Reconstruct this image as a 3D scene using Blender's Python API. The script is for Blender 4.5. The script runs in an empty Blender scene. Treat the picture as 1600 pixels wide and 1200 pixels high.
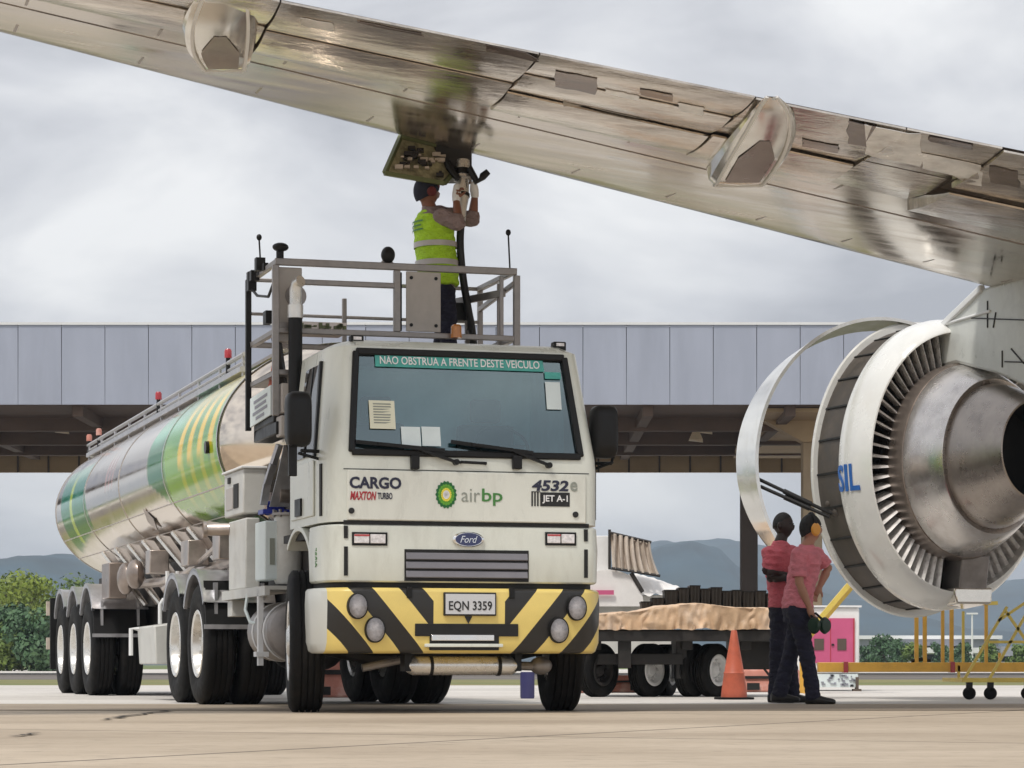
import bpy, bmesh, math, random
from mathutils import Vector, Matrix, noise as mnoise
R = math.radians
random.seed(7)
SC = bpy.context.scene
COL = SC.collection

# ------------------------------------------------------------------ camera, sky, sun, exposure
CAM_H, F_PX, HOR = 0.36, 4200.0, 1038.0
cd = bpy.data.cameras.new('camera'); cam = bpy.data.objects.new('camera', cd); COL.objects.link(cam)
cam.location = (0, 0, CAM_H); cam.rotation_euler = (R(90), 0, 0)
cd.sensor_width = 36; cd.lens = F_PX / 1600 * 36; cd.shift_y = (HOR - 600) / 1600
cd.clip_start = 0.1; cd.clip_end = 20000
SC.camera = cam
SUN_EL, SUN_AZ = R(58), R(212)
wd = bpy.data.worlds.new('World'); SC.world = wd; wd.use_nodes = True
nt = wd.node_tree; N = nt.nodes; L = nt.links; N.clear()
wo = N.new('ShaderNodeOutputWorld')
sky = N.new('ShaderNodeTexSky'); sky.sky_type = 'NISHITA'; sky.sun_disc = False
sky.sun_elevation = SUN_EL; sky.sun_rotation = SUN_AZ; sky.dust_density = 3
bg1 = N.new('ShaderNodeBackground'); bg1.inputs[1].default_value = 0.09; L.new(sky.outputs[0], bg1.inputs[0])
tc = N.new('ShaderNodeTexCoord')
mp = N.new('ShaderNodeMapping'); mp.inputs['Scale'].default_value = (3.6, 3.6, 9.0); L.new(tc.outputs['Generated'], mp.inputs[0])
mp.inputs['Location'].default_value = (3.1, 1.7, 0.35)
n1 = N.new('ShaderNodeTexNoise'); n1.inputs['Scale'].default_value = 1.6; n1.inputs['Detail'].default_value = 7; n1.inputs['Roughness'].default_value = 0.52
n1.inputs['Distortion'].default_value = 0.35
L.new(mp.outputs[0], n1.inputs[0])
rp = N.new('ShaderNodeValToRGB'); L.new(n1.outputs[0], rp.inputs[0])
e = rp.color_ramp.elements
e[0].position = 0.34; e[0].color = (0.30, 0.305, 0.33, 1)
e[1].position = 0.62; e[1].color = (0.62, 0.62, 0.62, 1)
x = e.new(0.48); x.color = (0.455, 0.46, 0.48, 1)
bg2 = N.new('ShaderNodeBackground'); bg2.inputs[1].default_value = 1.0; L.new(rp.outputs[0], bg2.inputs[0])
mx = N.new('ShaderNodeMixShader'); mx.inputs[0].default_value = 0.94
L.new(bg1.outputs[0], mx.inputs[1]); L.new(bg2.outputs[0], mx.inputs[2]); L.new(mx.outputs[0], wo.inputs[0])
sd = bpy.data.lights.new('sun', 'SUN'); sd.energy = 1.5; sd.angle = R(10); sd.color = (1, 0.95, 0.88)
sun = bpy.data.objects.new('sun', sd); COL.objects.link(sun)
sv = Vector((math.sin(SUN_AZ) * math.cos(SUN_EL), math.cos(SUN_AZ) * math.cos(SUN_EL), math.sin(SUN_EL)))
sun.rotation_euler = sv.to_track_quat('Z', 'Y').to_euler()
SC.view_settings.view_transform = 'Standard'; SC.view_settings.look = 'None'
SC.view_settings.exposure = 0.72; SC.view_settings.gamma = 1

def at(x, y, Y):
    return Vector(((x - 800) * Y / F_PX, Y, CAM_H + (HOR - y) * Y / F_PX))

# ------------------------------------------------------------------ materials
MATS = {}
def mat(name, col, rough=0.5, metal=0.0, var=0.08, scale=5.0, bump=0.0, dirt=None, dirt_amt=0.4, stretch=(1, 1, 1), emit=None, spec=0.5, coat=0.0, rvar=0.1):
    m = bpy.data.materials.new(name); m.use_nodes = True
    n = m.node_tree.nodes; l = m.node_tree.links
    b = n['Principled BSDF']
    b.inputs['Roughness'].default_value = rough; b.inputs['Metallic'].default_value = metal
    b.inputs['Specular IOR Level'].default_value = spec
    b.inputs['Coat Weight'].default_value = coat
    c = n.new('ShaderNodeTexCoord'); mpn = n.new('ShaderNodeMapping'); mpn.inputs['Scale'].default_value = stretch
    l.new(c.outputs['Object'], mpn.inputs[0])
    t = n.new('ShaderNodeTexNoise'); t.inputs['Scale'].default_value = scale; t.inputs['Detail'].default_value = 6; t.inputs['Roughness'].default_value = 0.6
    l.new(mpn.outputs[0], t.inputs[0])
    mr = n.new('ShaderNodeMapRange'); mr.inputs[1].default_value = 0.3; mr.inputs[2].default_value = 0.7
    mr.inputs[3].default_value = 1 - var; mr.inputs[4].default_value = 1 + var
    l.new(t.outputs[0], mr.inputs[0])
    mm = n.new('ShaderNodeVectorMath'); mm.operation = 'SCALE'; mm.inputs[0].default_value = col[:3]
    l.new(mr.outputs[0], mm.inputs['Scale'])
    out = mm.outputs[0]
    if dirt:
        t2 = n.new('ShaderNodeTexNoise'); t2.inputs['Scale'].default_value = scale * 0.45; t2.inputs['Detail'].default_value = 8; t2.inputs['Roughness'].default_value = 0.7
        l.new(mpn.outputs[0], t2.inputs[0])
        r2 = n.new('ShaderNodeMapRange'); r2.inputs[1].default_value = 0.5; r2.inputs[2].default_value = 0.75; r2.inputs[3].default_value = 0; r2.inputs[4].default_value = dirt_amt
        l.new(t2.outputs[0], r2.inputs[0])
        mixn = n.new('ShaderNodeMixRGB'); mixn.inputs[2].default_value = (*dirt, 1)
        l.new(r2.outputs[0], mixn.inputs[0]); l.new(out, mixn.inputs[1]); out = mixn.outputs[0]
    l.new(out, b.inputs['Base Color'])
    mr3 = n.new('ShaderNodeMapRange'); mr3.inputs[1].default_value = 0.3; mr3.inputs[2].default_value = 0.7
    mr3.inputs[3].default_value = max(0.02, rough - rvar); mr3.inputs[4].default_value = min(1, rough + rvar)
    l.new(t.outputs[0], mr3.inputs[0]); l.new(mr3.outputs[0], b.inputs['Roughness'])
    if bump:
        bp = n.new('ShaderNodeBump'); bp.inputs['Strength'].default_value = bump; bp.inputs['Distance'].default_value = 0.02 if bump < 1 else 0.06
        l.new(t.outputs[0], bp.inputs['Height']); l.new(bp.outputs[0], b.inputs['Normal'])
    if emit:
        b.inputs['Emission Color'].default_value = (*emit[:3], 1); b.inputs['Emission Strength'].default_value = emit[3]
    MATS[name] = m
    return m
M = MATS
mat('white_paint', (0.70, 0.72, 0.65), 0.32, var=0.06, scale=4, stretch=(1.5, 1.5, .5), dirt=(0.40, 0.39, 0.32), dirt_amt=0.5, coat=0.2)
mat('panel_white', (0.73, 0.74, 0.67), 0.3, var=0.05, scale=5, stretch=(1.5, 1.5, .5), dirt=(0.44, 0.43, 0.36), dirt_amt=0.45, coat=0.25)
mat('black_trim', (0.008, 0.0078, 0.008), 0.45, var=0.2, spec=0.3)
mat('gap_black', (0.008, 0.008, 0.008), 0.7)
mat('rubber', (0.007, 0.0068, 0.0068), 0.7, var=0.3, scale=14, dirt=(0.04, 0.035, 0.03), dirt_amt=0.4, spec=0.18, bump=0.15)
mat('grey_steel', (0.30, 0.28, 0.27), 0.42, metal=0.55, var=0.18, scale=8, dirt=(0.16, 0.13, 0.11))
mat('galvanised', (0.48, 0.48, 0.50), 0.38, metal=0.7, var=0.15, scale=9)
mat('rim_silver', (0.72, 0.71, 0.68), 0.3, metal=0.75, var=0.12, scale=10, dirt=(0.3, 0.26, 0.22), dirt_amt=0.35)
mat('light_box', (0.56, 0.56, 0.53), 0.42, var=0.08, scale=6, dirt=(0.28, 0.25, 0.21), dirt_amt=0.45)
mat('grey_panel', (0.44, 0.41, 0.385), 0.5, var=0.07, scale=6, dirt=(0.3, 0.27, 0.24))
mat('dark_frame', (0.018, 0.016, 0.015), 0.6, var=0.3, scale=8, dirt=(0.07, 0.055, 0.045))
mat('grille_grey', (0.19, 0.185, 0.205), 0.4, var=0.08)
mat('chrome', (0.85, 0.85, 0.85), 0.08, metal=1.0, var=0.03)
mat('lens_white', (0.75, 0.72, 0.72), 0.12, var=0.25, scale=40, coat=0.6)
mat('lens_red', (0.45, 0.05, 0.05), 0.15, var=0.15, scale=30, coat=0.6)
mat('lens_amber', (0.55, 0.20, 0.03), 0.2, var=0.15, scale=20, coat=0.5)
mat('text_navy', (0.02, 0.022, 0.05), 0.5)
mat('text_red', (0.42, 0.03, 0.04), 0.5)
mat('text_black', (0.012, 0.012, 0.012), 0.5)
mat('text_white', (0.82, 0.82, 0.82), 0.5)
mat('text_grey', (0.28, 0.30, 0.26), 0.5)
mat('text_green', (0.06, 0.22, 0.05), 0.5)
mat('leaf_dkgreen', (0.01, 0.13, 0.03), 0.45)
mat('leaf_green', (0.12, 0.38, 0.03), 0.45)
mat('leaf_yellow', (0.85, 0.72, 0.08), 0.45)
mat('ford_blue', (0.025, 0.035, 0.12), 0.3, coat=0.5)
mat('plate_grey', (0.60, 0.61, 0.63), 0.4, var=0.04)
mat('banner_teal', (0.07, 0.38, 0.33), 0.45, var=0.2, scale=12)
mat('paper_cream', (0.80, 0.79, 0.62), 0.7, var=0.05)
mat('paper_white', (0.72, 0.80, 0.80), 0.7, var=0.05)
mat('seat_fabric', (0.05, 0.055, 0.06), 0.9)
mat('cab_inner', (0.34, 0.56, 0.60), 0.8, var=0.15)
mat('orange_cone', (0.52, 0.12, 0.065), 0.55, var=0.14, scale=9, dirt=(0.3, 0.09, 0.06), dirt_amt=0.5)
mat('hose_black', (0.012, 0.012, 0.012), 0.55)
mat('blue_valve', (0.02, 0.035, 0.32), 0.35)
mat('beacon_red', (0.36, 0.02, 0.03), 0.25, coat=0.5)
mat('yellow_paint', (0.72, 0.40, 0.06), 0.45, var=0.12, scale=6, dirt=(0.35, 0.2, 0.06))
mat('yellow_pale', (0.72, 0.55, 0.12), 0.45, var=0.12, scale=6)
mat('pink_paint', (0.55, 0.10, 0.22), 0.45, var=0.06)
mat('white_plain', (0.78, 0.78, 0.77), 0.5, var=0.05)
mat('tarp_tan', (0.64, 0.44, 0.28), 0.6, var=0.28, scale=4, bump=0.9, dirt=(0.80, 0.66, 0.55), dirt_amt=0.9)
mat('canvas', (0.52, 0.45, 0.38), 0.85, var=0.15, scale=8, dirt=(0.3, 0.24, 0.2))
mat('tarp_white', (0.80, 0.78, 0.76), 0.6, var=0.06, scale=5, dirt=(0.55, 0.5, 0.45))
mat('crate_black', (0.016, 0.014, 0.012), 0.6, var=0.3, scale=10, dirt=(0.12, 0.1, 0.08))
mat('barrier_red', (0.50, 0.20, 0.15), 0.6, var=0.15, dirt=(0.65, 0.55, 0.5), dirt_amt=0.8)
mat('stainless', (0.66, 0.63, 0.60), 0.22, metal=1.0, var=0.06, scale=3)
mat('stainless_dull', (0.52, 0.46, 0.42), 0.38, metal=0.9, var=0.2, scale=6, dirt=(0.14, 0.1, 0.08))
mat('wing_metal', (0.60, 0.535, 0.46), 0.17, metal=0.85, var=0.24, scale=1.7, stretch=(0.45, 2.6, 1), rvar=0.12, dirt=(0.24, 0.19, 0.155), dirt_amt=0.7, bump=0.05)
mat('flap_metal', (0.70, 0.635, 0.56), 0.11, metal=0.88, var=0.28, scale=2.4, stretch=(.7, 3.0, 1), rvar=0.12, dirt=(0.19, 0.145, 0.12), dirt_amt=0.85, bump=0.5)  # brown patches also paint in distorted reflections
mat('fairing_metal', (0.74, 0.70, 0.63), 0.16, metal=0.85, var=0.1, scale=3, dirt=(0.40, 0.33, 0.26), rvar=.04)
mat('nacelle_white', (0.80, 0.80, 0.77), 0.25, var=0.05, scale=2.5, metal=0.1, coat=0.3, dirt=(0.58, 0.53, 0.46), dirt_amt=0.4)
mat('pylon_grey', (0.60, 0.62, 0.59), 0.35, var=0.07, scale=5, dirt=(0.3, 0.3, 0.28), dirt_amt=0.4)
mat('cascade_dark', (0.07, 0.058, 0.048), 0.55, var=0.35, scale=7, dirt=(0.18, 0.14, 0.11))
mat('core_brown', (0.34, 0.285, 0.25), 0.33, metal=0.75, var=0.18, scale=3, dirt=(0.14, 0.11, 0.10), dirt_amt=0.6)
mat('core_grey', (0.66, 0.63, 0.61), 0.25, metal=0.85, var=0.14, scale=3, dirt=(0.24, 0.19, 0.165), dirt_amt=.6)
mat('nozzle_dark', (0.36, 0.32, 0.29), 0.30, metal=0.85, var=0.2, scale=4, dirt=(0.1, 0.08, 0.07))
mat('vane_white', (0.84, 0.82, 0.80), 0.3, var=0.25, scale=14)
mat('primer_green', (0.36, 0.33, 0.20), 0.5, var=0.5, scale=14, dirt=(0.03, 0.025, 0.015), dirt_amt=1.0)
mat('primer_olive', (0.13, 0.15, 0.06), 0.45, var=0.2, scale=6)
mat('text_blue', (0.02, 0.13, 0.45), 0.4)
mat('skin_brown', (0.24, 0.10, 0.06), 0.5, var=0.06)
mat('skin_tan', (0.42, 0.21, 0.14), 0.5, var=0.06)
mat('skin_dark', (0.022, 0.012, 0.010), 0.45, var=0.1)
mat('hair_black', (0.012, 0.011, 0.011), 0.7, bump=0.5, scale=60)
mat('cap_navy', (0.012, 0.014, 0.03), 0.75)
mat('cap_red', (0.13, 0.02, 0.02), 0.75)
mat('vest_lime', (0.48, 0.80, 0.03), 0.7, var=0.12, scale=9, bump=1.0, stretch=(1, 1, 1.7))
mat('vest_tape', (0.50, 0.47, 0.45), 0.35, var=0.1)
mat('shirt_grey', (0.32, 0.24, 0.23), 0.85, var=0.1, scale=12, bump=1.0, stretch=(1, 1, 1.7))
mat('shirt_pink', (0.66, 0.15, 0.19), 0.85, var=0.15, scale=9, bump=1.0, stretch=(1, 1, 1.7))
mat('shirt_pink_pale', (0.74, 0.24, 0.29), 0.85, var=0.15, scale=9, bump=1.0, stretch=(1, 1, 1.7))
mat('trousers_navy', (0.014, 0.014, 0.034), 0.85, var=0.3, scale=9, bump=1.0, stretch=(1, 1, 1.7))
mat('shoe_black', (0.015, 0.014, 0.014), 0.45)
mat('earmuff_orange', (0.80, 0.36, 0.05), 0.4)
mat('headset_green', (0.01, 0.035, 0.02), 0.35)
mat('facade_blue', (0.395, 0.425, 0.51), 0.38, metal=0.25, var=0.07, scale=0.9, stretch=(1.4, 1, .25), dirt=(0.30, 0.32, 0.38), dirt_amt=.5)
mat('concrete_tan', (0.42, 0.32, 0.21), 0.85, var=0.12, scale=1.2, dirt=(0.28, 0.2, 0.13))
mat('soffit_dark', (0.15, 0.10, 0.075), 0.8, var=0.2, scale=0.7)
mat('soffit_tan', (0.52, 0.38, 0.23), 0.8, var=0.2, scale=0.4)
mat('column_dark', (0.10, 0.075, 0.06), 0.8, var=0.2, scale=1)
mat('lamp_white', (0.75, 0.62, 0.45), 0.4, var=0.1)
mat('far_white', (0.75, 0.76, 0.76), 0.7, var=0.05, scale=0.3)
mat('far_grey', (0.30, 0.31, 0.36), 0.7, var=0.2, scale=0.3)
mat('bark', (0.10, 0.075, 0.05), 0.9, var=0.2, bump=0.5)
mat('jet_dark', (0.01, 0.009, 0.009), 0.8)
mat('cowl_metal', (0.82, 0.82, 0.80), 0.16, metal=0.7, var=0.06, scale=4, dirt=(0.55, 0.5, 0.43), dirt_amt=.5)
mat('reflection_bright', (0.86, 0.84, 0.80), 0.2, metal=0.35, var=0.2, scale=5, dirt=(0.45, 0.38, 0.32), dirt_amt=.8)  # tone of the bright reflections painted on the flaps
mat('reflection_dark', (0.20, 0.155, 0.13), 0.2, metal=0.75, var=0.4, scale=5, stretch=(.6, 2, 1), dirt=(0.42, 0.35, 0.29), dirt_amt=1.0)  # tone of the dark reflections painted on the flaps
mat('patch_black', (0.02, 0.016, 0.014), 0.35, metal=0.5)

def leafmat(name, c1, c2, sc):
    m = mat(name, c1, 0.6, var=0.3, scale=sc, dirt=c2, dirt_amt=0.9)
    return m
leafmat('leaf_bright', (0.16, 0.22, 0.018), (0.27, 0.29, 0.03), 1.1)
leafmat('leaf_mid', (0.11, 0.175, 0.03), (0.20, 0.24, 0.05), 1.1)
leafmat('leaf_dark', (0.055, 0.12, 0.05), (0.11, 0.17, 0.06), 1.1)

def glass(name, tint, gloss=0.12):
    m = bpy.data.materials.new(name); m.use_nodes = True; n = m.node_tree.nodes; l = m.node_tree.links; n.clear()
    o = n.new('ShaderNodeOutputMaterial'); t = n.new('ShaderNodeBsdfTransparent'); t.inputs[0].default_value = (*tint, 1)
    g = n.new('ShaderNodeBsdfGlossy'); g.inputs['Roughness'].default_value = 0.03; g.inputs['Color'].default_value = (.72, .90, .94, 1) if tint[2] > tint[0] * 1.3 else (1, 1, 1, 1)
    f = n.new('ShaderNodeFresnel'); f.inputs[0].default_value = 1.5
    a = n.new('ShaderNodeMath'); a.operation = 'ADD'; a.inputs[1].default_value = gloss; l.new(f.outputs[0], a.inputs[0])
    mm = n.new('ShaderNodeMixShader'); l.new(a.outputs[0], mm.inputs[0]); l.new(t.outputs[0], mm.inputs[1]); l.new(g.outputs[0], mm.inputs[2]); l.new(mm.outputs[0], o.inputs[0])
    MATS[name] = m; return m
glass('windscreen_glass', (0.58, 0.78, 0.80), 0.21)
glass('lens_clear', (0.85, 0.85, 0.86), 0.04)
glass('dark_glass', (0.10, 0.11, 0.12), 0.05)

def stripe_mat():
    m = mat('bumper_stripes', (0.80, 0.62, 0.19), 0.38, var=0.06, scale=5, coat=0.2)
    n = m.node_tree.nodes; l = m.node_tree.links; b = n['Principled BSDF']
    old = b.inputs['Base Color'].links[0].from_socket
    c = n.new('ShaderNodeTexCoord'); s = n.new('ShaderNodeSeparateXYZ'); l.new(c.outputs['Object'], s.inputs[0])
    def mth(op, a, bv):
        k = n.new('ShaderNodeMath'); k.operation = op
        for i, q in enumerate((a, bv)):
            if q is None: continue
            if isinstance(q, (int, float)): k.inputs[i].default_value = q
            else: l.new(q, k.inputs[i])
        return k.outputs[0]
    cc = mth('SUBTRACT', mth('ABSOLUTE', s.outputs[0], None), mth('MULTIPLY', s.outputs[2], 0.83))
    fr = mth('FRACT', mth('DIVIDE', mth('ADD', cc, 0.035 + 3.75), 0.375), None)
    blk = mth('LESS_THAN', fr, 0.47)
    mid = mth('GREATER_THAN', mth('ABSOLUTE', s.outputs[0], None), 0.27)
    up = mth('MULTIPLY', blk, mid)
    side = mth('GREATER_THAN', s.outputs[0], -1.03)
    mixn = n.new('ShaderNodeMixRGB'); l.new(up, mixn.inputs[0]); l.new(old, mixn.inputs[1]); mixn.inputs[2].default_value = (0.016, 0.015, 0.014, 1)
    mix2 = n.new('ShaderNodeMixRGB'); l.new(side, mix2.inputs[0]); mix2.inputs[1].default_value = (0.60, 0.61, 0.57, 1); l.new(mixn.outputs[0], mix2.inputs[2])
    l.new(mix2.outputs[0], b.inputs['Base Color'])
stripe_mat()

def tank_mat():
    m = mat('tank_skin', (0.80, 0.71, 0.61), 0.12, metal=1.0, var=0.05, scale=2.0, rvar=0.05)
    n = m.node_tree.nodes; l = m.node_tree.links; b = n['Principled BSDF']
    old = b.inputs['Base Color'].links[0].from_socket
    a = n.new('ShaderNodeVertexColor'); a.layer_name = 'livery'
    mixn = n.new('ShaderNodeMixRGB'); l.new(a.outputs['Alpha'], mixn.inputs[0]); l.new(old, mixn.inputs[1]); l.new(a.outputs['Color'], mixn.inputs[2])
    l.new(mixn.outputs[0], b.inputs['Base Color'])
    s = n.new('ShaderNodeMath'); s.operation = 'SUBTRACT'; s.inputs[0].default_value = 1.0; l.new(a.outputs['Alpha'], s.inputs[1])
    l.new(s.outputs[0], b.inputs['Metallic'])
    b.inputs['Coat Weight'].default_value = 0.12; b.inputs['Coat Roughness'].default_value = 0.15; b.inputs['Specular IOR Level'].default_value = 0.3
tank_mat()

# ------------------------------------------------------------------ mesh helpers
class MB:
    def __init__(s): s.v = []; s.f = []; s.m = []; s.cur = 0
    def mat(s, i): s.cur = i; return s
    def add(s, vs, fs):
        o = len(s.v); s.v += [tuple(p) for p in vs]
        for f in fs: s.f.append([i + o for i in f]); s.m.append(s.cur)
        return s
    def box(s, x0, x1, y0, y1, z0, z1):
        return s.hexa([(x0, y0, z0), (x1, y0, z0), (x1, y1, z0), (x0, y1, z0), (x0, y0, z1), (x1, y0, z1), (x1, y1, z1), (x0, y1, z1)])
    def hexa(s, p):
        return s.add(p, [(0, 3, 2, 1), (4, 5, 6, 7), (0, 1, 5, 4), (1, 2, 6, 5), (2, 3, 7, 6), (3, 0, 4, 7)])
    def bar(s, p, q, w, h, up=(0, 0, 1)):
        p = Vector(p); q = Vector(q); d = (q - p).normalized(); u = Vector(up)
        if abs(d.dot(u)) > 0.95: u = Vector((0, 1, 0))
        a = d.cross(u).normalized() * (w / 2); b = a.cross(d).normalized() * (h / 2)
        return s.hexa([p - a - b, p + a - b, q + a - b, q - a - b, p - a + b, p + a + b, q + a + b, q - a + b])
    def tube(s, pts, r, n=10, cap=True):
        pts = [Vector(p) for p in pts]; k = len(pts)
        rs = r if isinstance(r, (list, tuple)) else [r] * k
        vs = []; fs = []
        t0 = (pts[1] - pts[0]).normalized()
        a = t0.cross(Vector((0, 0, 1)))
        if a.length < 0.1: a = t0.cross(Vector((0, 1, 0)))
        a.normalize()
        for i in range(k):
            t = (pts[min(i + 1, k - 1)] - pts[max(i - 1, 0)]).normalized()
            a = (a - t * a.dot(t)).normalized(); b = t.cross(a)
            for j in range(n):
                w = 2 * math.pi * j / n
                vs.append(pts[i] + (a * math.cos(w) + b * math.sin(w)) * rs[i])
        for i in range(k - 1):
            for j in range(n):
                fs.append((i * n + j, i * n + (j + 1) % n, (i + 1) * n + (j + 1) % n, (i + 1) * n + j))
        if cap: fs.append(tuple(range(n - 1, -1, -1))); fs.append(tuple((k - 1) * n + j for j in range(n)))
        return s.add(vs, fs)
    def cyl(s, p, q, r, n=16, r2=None): return s.tube([p, q], [r, r if r2 is None else r2], n)
    def lathe(s, prof, org, axis=(1, 0, 0), up=(0, 0, 1), n=32, su=1.0, sw=1.0, a0=0, a1=360, mats=None, closed=False):
        ax = Vector(axis).normalized(); u = Vector(up); u = (u - ax * u.dot(ax)).normalized(); w = ax.cross(u); org = Vector(org)
        full = abs(a1 - a0 - 360) < 1e-6; nn = n if full else n + 1
        vs = []
        for (a, r) in prof:
            for j in range(nn):
                t = R(a0 + (a1 - a0) * j / n)
                vs.append(org + ax * a + u * (r * su * math.cos(t)) + w * (r * sw * math.sin(t)))
        k = len(prof); o = len(s.v); s.v += [tuple(p) for p in vs]
        rng = range(k if closed else k - 1)
        for i in rng:
            mi = s.cur if mats is None else mats[i]
            i2 = (i + 1) % k
            for j in range(n):
                j2 = (j + 1) % nn
                s.f.append([o + i * nn + j, o + i * nn + j2, o + i2 * nn + j2, o + i2 * nn + j]); s.m.append(mi)
        return s
    def disc(s, org, axis, r, up=(0, 0, 1), n=32, su=1, sw=1):
        ax = Vector(axis).normalized(); u = Vector(up); u = (u - ax * u.dot(ax)).normalized(); w = ax.cross(u); org = Vector(org)
        return s.add([org + u * (r * su * math.cos(2 * math.pi * j / n)) + w * (r * sw * math.sin(2 * math.pi * j / n)) for j in range(n)], [tuple(range(n))])
    def prism(s, poly, axis, a0, a1):
        n = len(poly)
        def P(a, p, q): return {'x': (a, p, q), 'y': (p, a, q), 'z': (p, q, a)}[axis]
        vs = [P(a0, *p) for p in poly] + [P(a1, *p) for p in poly]
        fs = [tuple(range(n)), tuple(range(2 * n - 1, n - 1, -1))] + [(i, (i + 1) % n, n + (i + 1) % n, n + i) for i in range(n)]
        return s.add(vs, fs)
    def ell(s, c, r, nu=16, nv=10, fn=None):
        vs = []; c = Vector(c)
        for i in range(nv + 1):
            ph = math.pi * i / nv
            for j in range(nu):
                t = 2 * math.pi * j / nu
                d = Vector((math.sin(ph) * math.cos(t), math.sin(ph) * math.sin(t), math.cos(ph)))
                p = Vector((d.x * r[0], d.y * r[1], d.z * r[2]))
                if fn: p = fn(d, p)
                vs.append(c + p)
        fs = [(i * nu + j, i * nu + (j + 1) % nu, (i + 1) * nu + (j + 1) % nu, (i + 1) * nu + j) for i in range(nv) for j in range(nu)]
        return s.add(vs, fs)
    def slab(s, poly, vec):
        n = len(poly); poly = [Vector(p) for p in poly]; vec = Vector(vec)
        vs = poly + [p + vec for p in poly]
        fs = [tuple(range(n)), tuple(range(2 * n - 1, n - 1, -1))] + [(i, (i + 1) % n, n + (i + 1) % n, n + i) for i in range(n)]
        return s.add(vs, fs)
    def grid(s, fn, nu, nv, flip=False):
        vs = [fn(i / nu, j / nv) for j in range(nv + 1) for i in range(nu + 1)]
        fs = [(j * (nu + 1) + i, j * (nu + 1) + i + 1, (j + 1) * (nu + 1) + i + 1, (j + 1) * (nu + 1) + i) for j in range(nv) for i in range(nu)]
        return s.add(vs, fs)
    def xf(s, mtx, start=0):
        for i in range(start, len(s.v)): s.v[i] = tuple(mtx @ Vector(s.v[i]))
        return s
    def mesh(s, name, mats, angle=35, weld=True):
        me = bpy.data.meshes.new(name); me.from_pydata(s.v, [], s.f)
        for m in mats: me.materials.append(MATS[m] if isinstance(m, str) else m)
        me.polygons.foreach_set('material_index', s.m)
        bm = bmesh.new(); bm.from_mesh(me)
        if weld: bmesh.ops.remove_doubles(bm, verts=bm.verts, dist=1e-5)
        bmesh.ops.recalc_face_normals(bm, faces=bm.faces); bm.to_mesh(me); bm.free()
        me.polygons.foreach_set('use_smooth', [True] * len(me.polygons))
        me.set_sharp_from_angle(angle=R(angle)); me.update()
        return me
OFF = {}
def tagp(o, label=None, cat=None, group=None, kind=None):
    if label: o['label'] = label
    if cat: o['category'] = cat
    if group: o['group'] = group
    if kind: o['kind'] = kind
    return o
def thing(name, label, cat, loc=(0, 0, 0), rz=0.0, off=None, group=None):
    o = bpy.data.objects.new(name, None); COL.objects.link(o); o.location = loc; o.rotation_euler = (0, 0, rz); o.empty_display_size = 0.2
    OFF[o] = Vector(off if off is not None else loc if rz == 0 else (0, 0, 0))
    return tagp(o, label, cat, group)
def part(mb, name, mats, parent=None, label=None, bevel=0, angle=35, kind=None, weld=True):
    if isinstance(mats, str): mats = [mats]
    me = mb.mesh(name, mats, angle, weld) if isinstance(mb, MB) else mb
    o = bpy.data.objects.new(name, me); COL.objects.link(o)
    if parent:
        o.parent = parent
        if parent in OFF: o.location = -OFF[parent]
    if bevel:
        b = o.modifiers.new('bevel', 'BEVEL'); b.width = bevel; b.segments = 2; b.limit_method = 'ANGLE'; b.angle_limit = R(40)
    return tagp(o, label, None, None, kind)
def solo(mb, name, mats, label, cat, loc=None, group=None, bevel=0, kind=None, angle=35):
    if loc is not None: mb.xf(Matrix.Translation(-Vector(loc)))
    o = part(mb, name, mats, None, None, bevel, angle, kind)
    if loc is not None: o.location = loc
    return tagp(o, label, cat, group)
def struct(mb, name, mats, **k): return part(mb, name, mats, None, None, kind='structure', **k)

_dg = bpy.context.evaluated_depsgraph_get
def text_mb(mb, body, cx, cz, w, h, place, bold=0.0, shear=0.0, depth=0.004):
    """letters scaled to w x h, centred at (cx, cz) of the sheet that place(x, z, out) maps to 3-D"""
    c = bpy.data.curves.new('t', 'FONT'); c.body = body; c.extrude = 0.01; c.offset = bold; c.shear = shear; c.resolution_u = 3
    o = bpy.data.objects.new('t', c); COL.objects.link(o)
    me = bpy.data.meshes.new_from_object(o.evaluated_get(_dg()))
    xs = [v.co.x for v in me.vertices]; ys = [v.co.y for v in me.vertices]
    x0, x1, y0, y1 = min(xs), max(xs), min(ys), max(ys)
    vs = [place(cx + ((v.co.x - x0) / (x1 - x0) - 0.5) * w, cz + ((v.co.y - y0) / (y1 - y0) - 0.5) * h, depth if v.co.z > 0 else -0.003) for v in me.vertices]
    mb.add(vs, [tuple(p.vertices) for p in me.polygons])
    bpy.data.objects.remove(o); bpy.data.curves.remove(c); bpy.data.meshes.remove(me)
    return mb

def copy_tree(o, parent=None):
    c = o.copy(); COL.objects.link(c)
    if parent: c.parent = parent
    for ch in list(o.children): copy_tree(ch, c)
    if o in OFF: OFF[c] = OFF[o]
    return c

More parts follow.
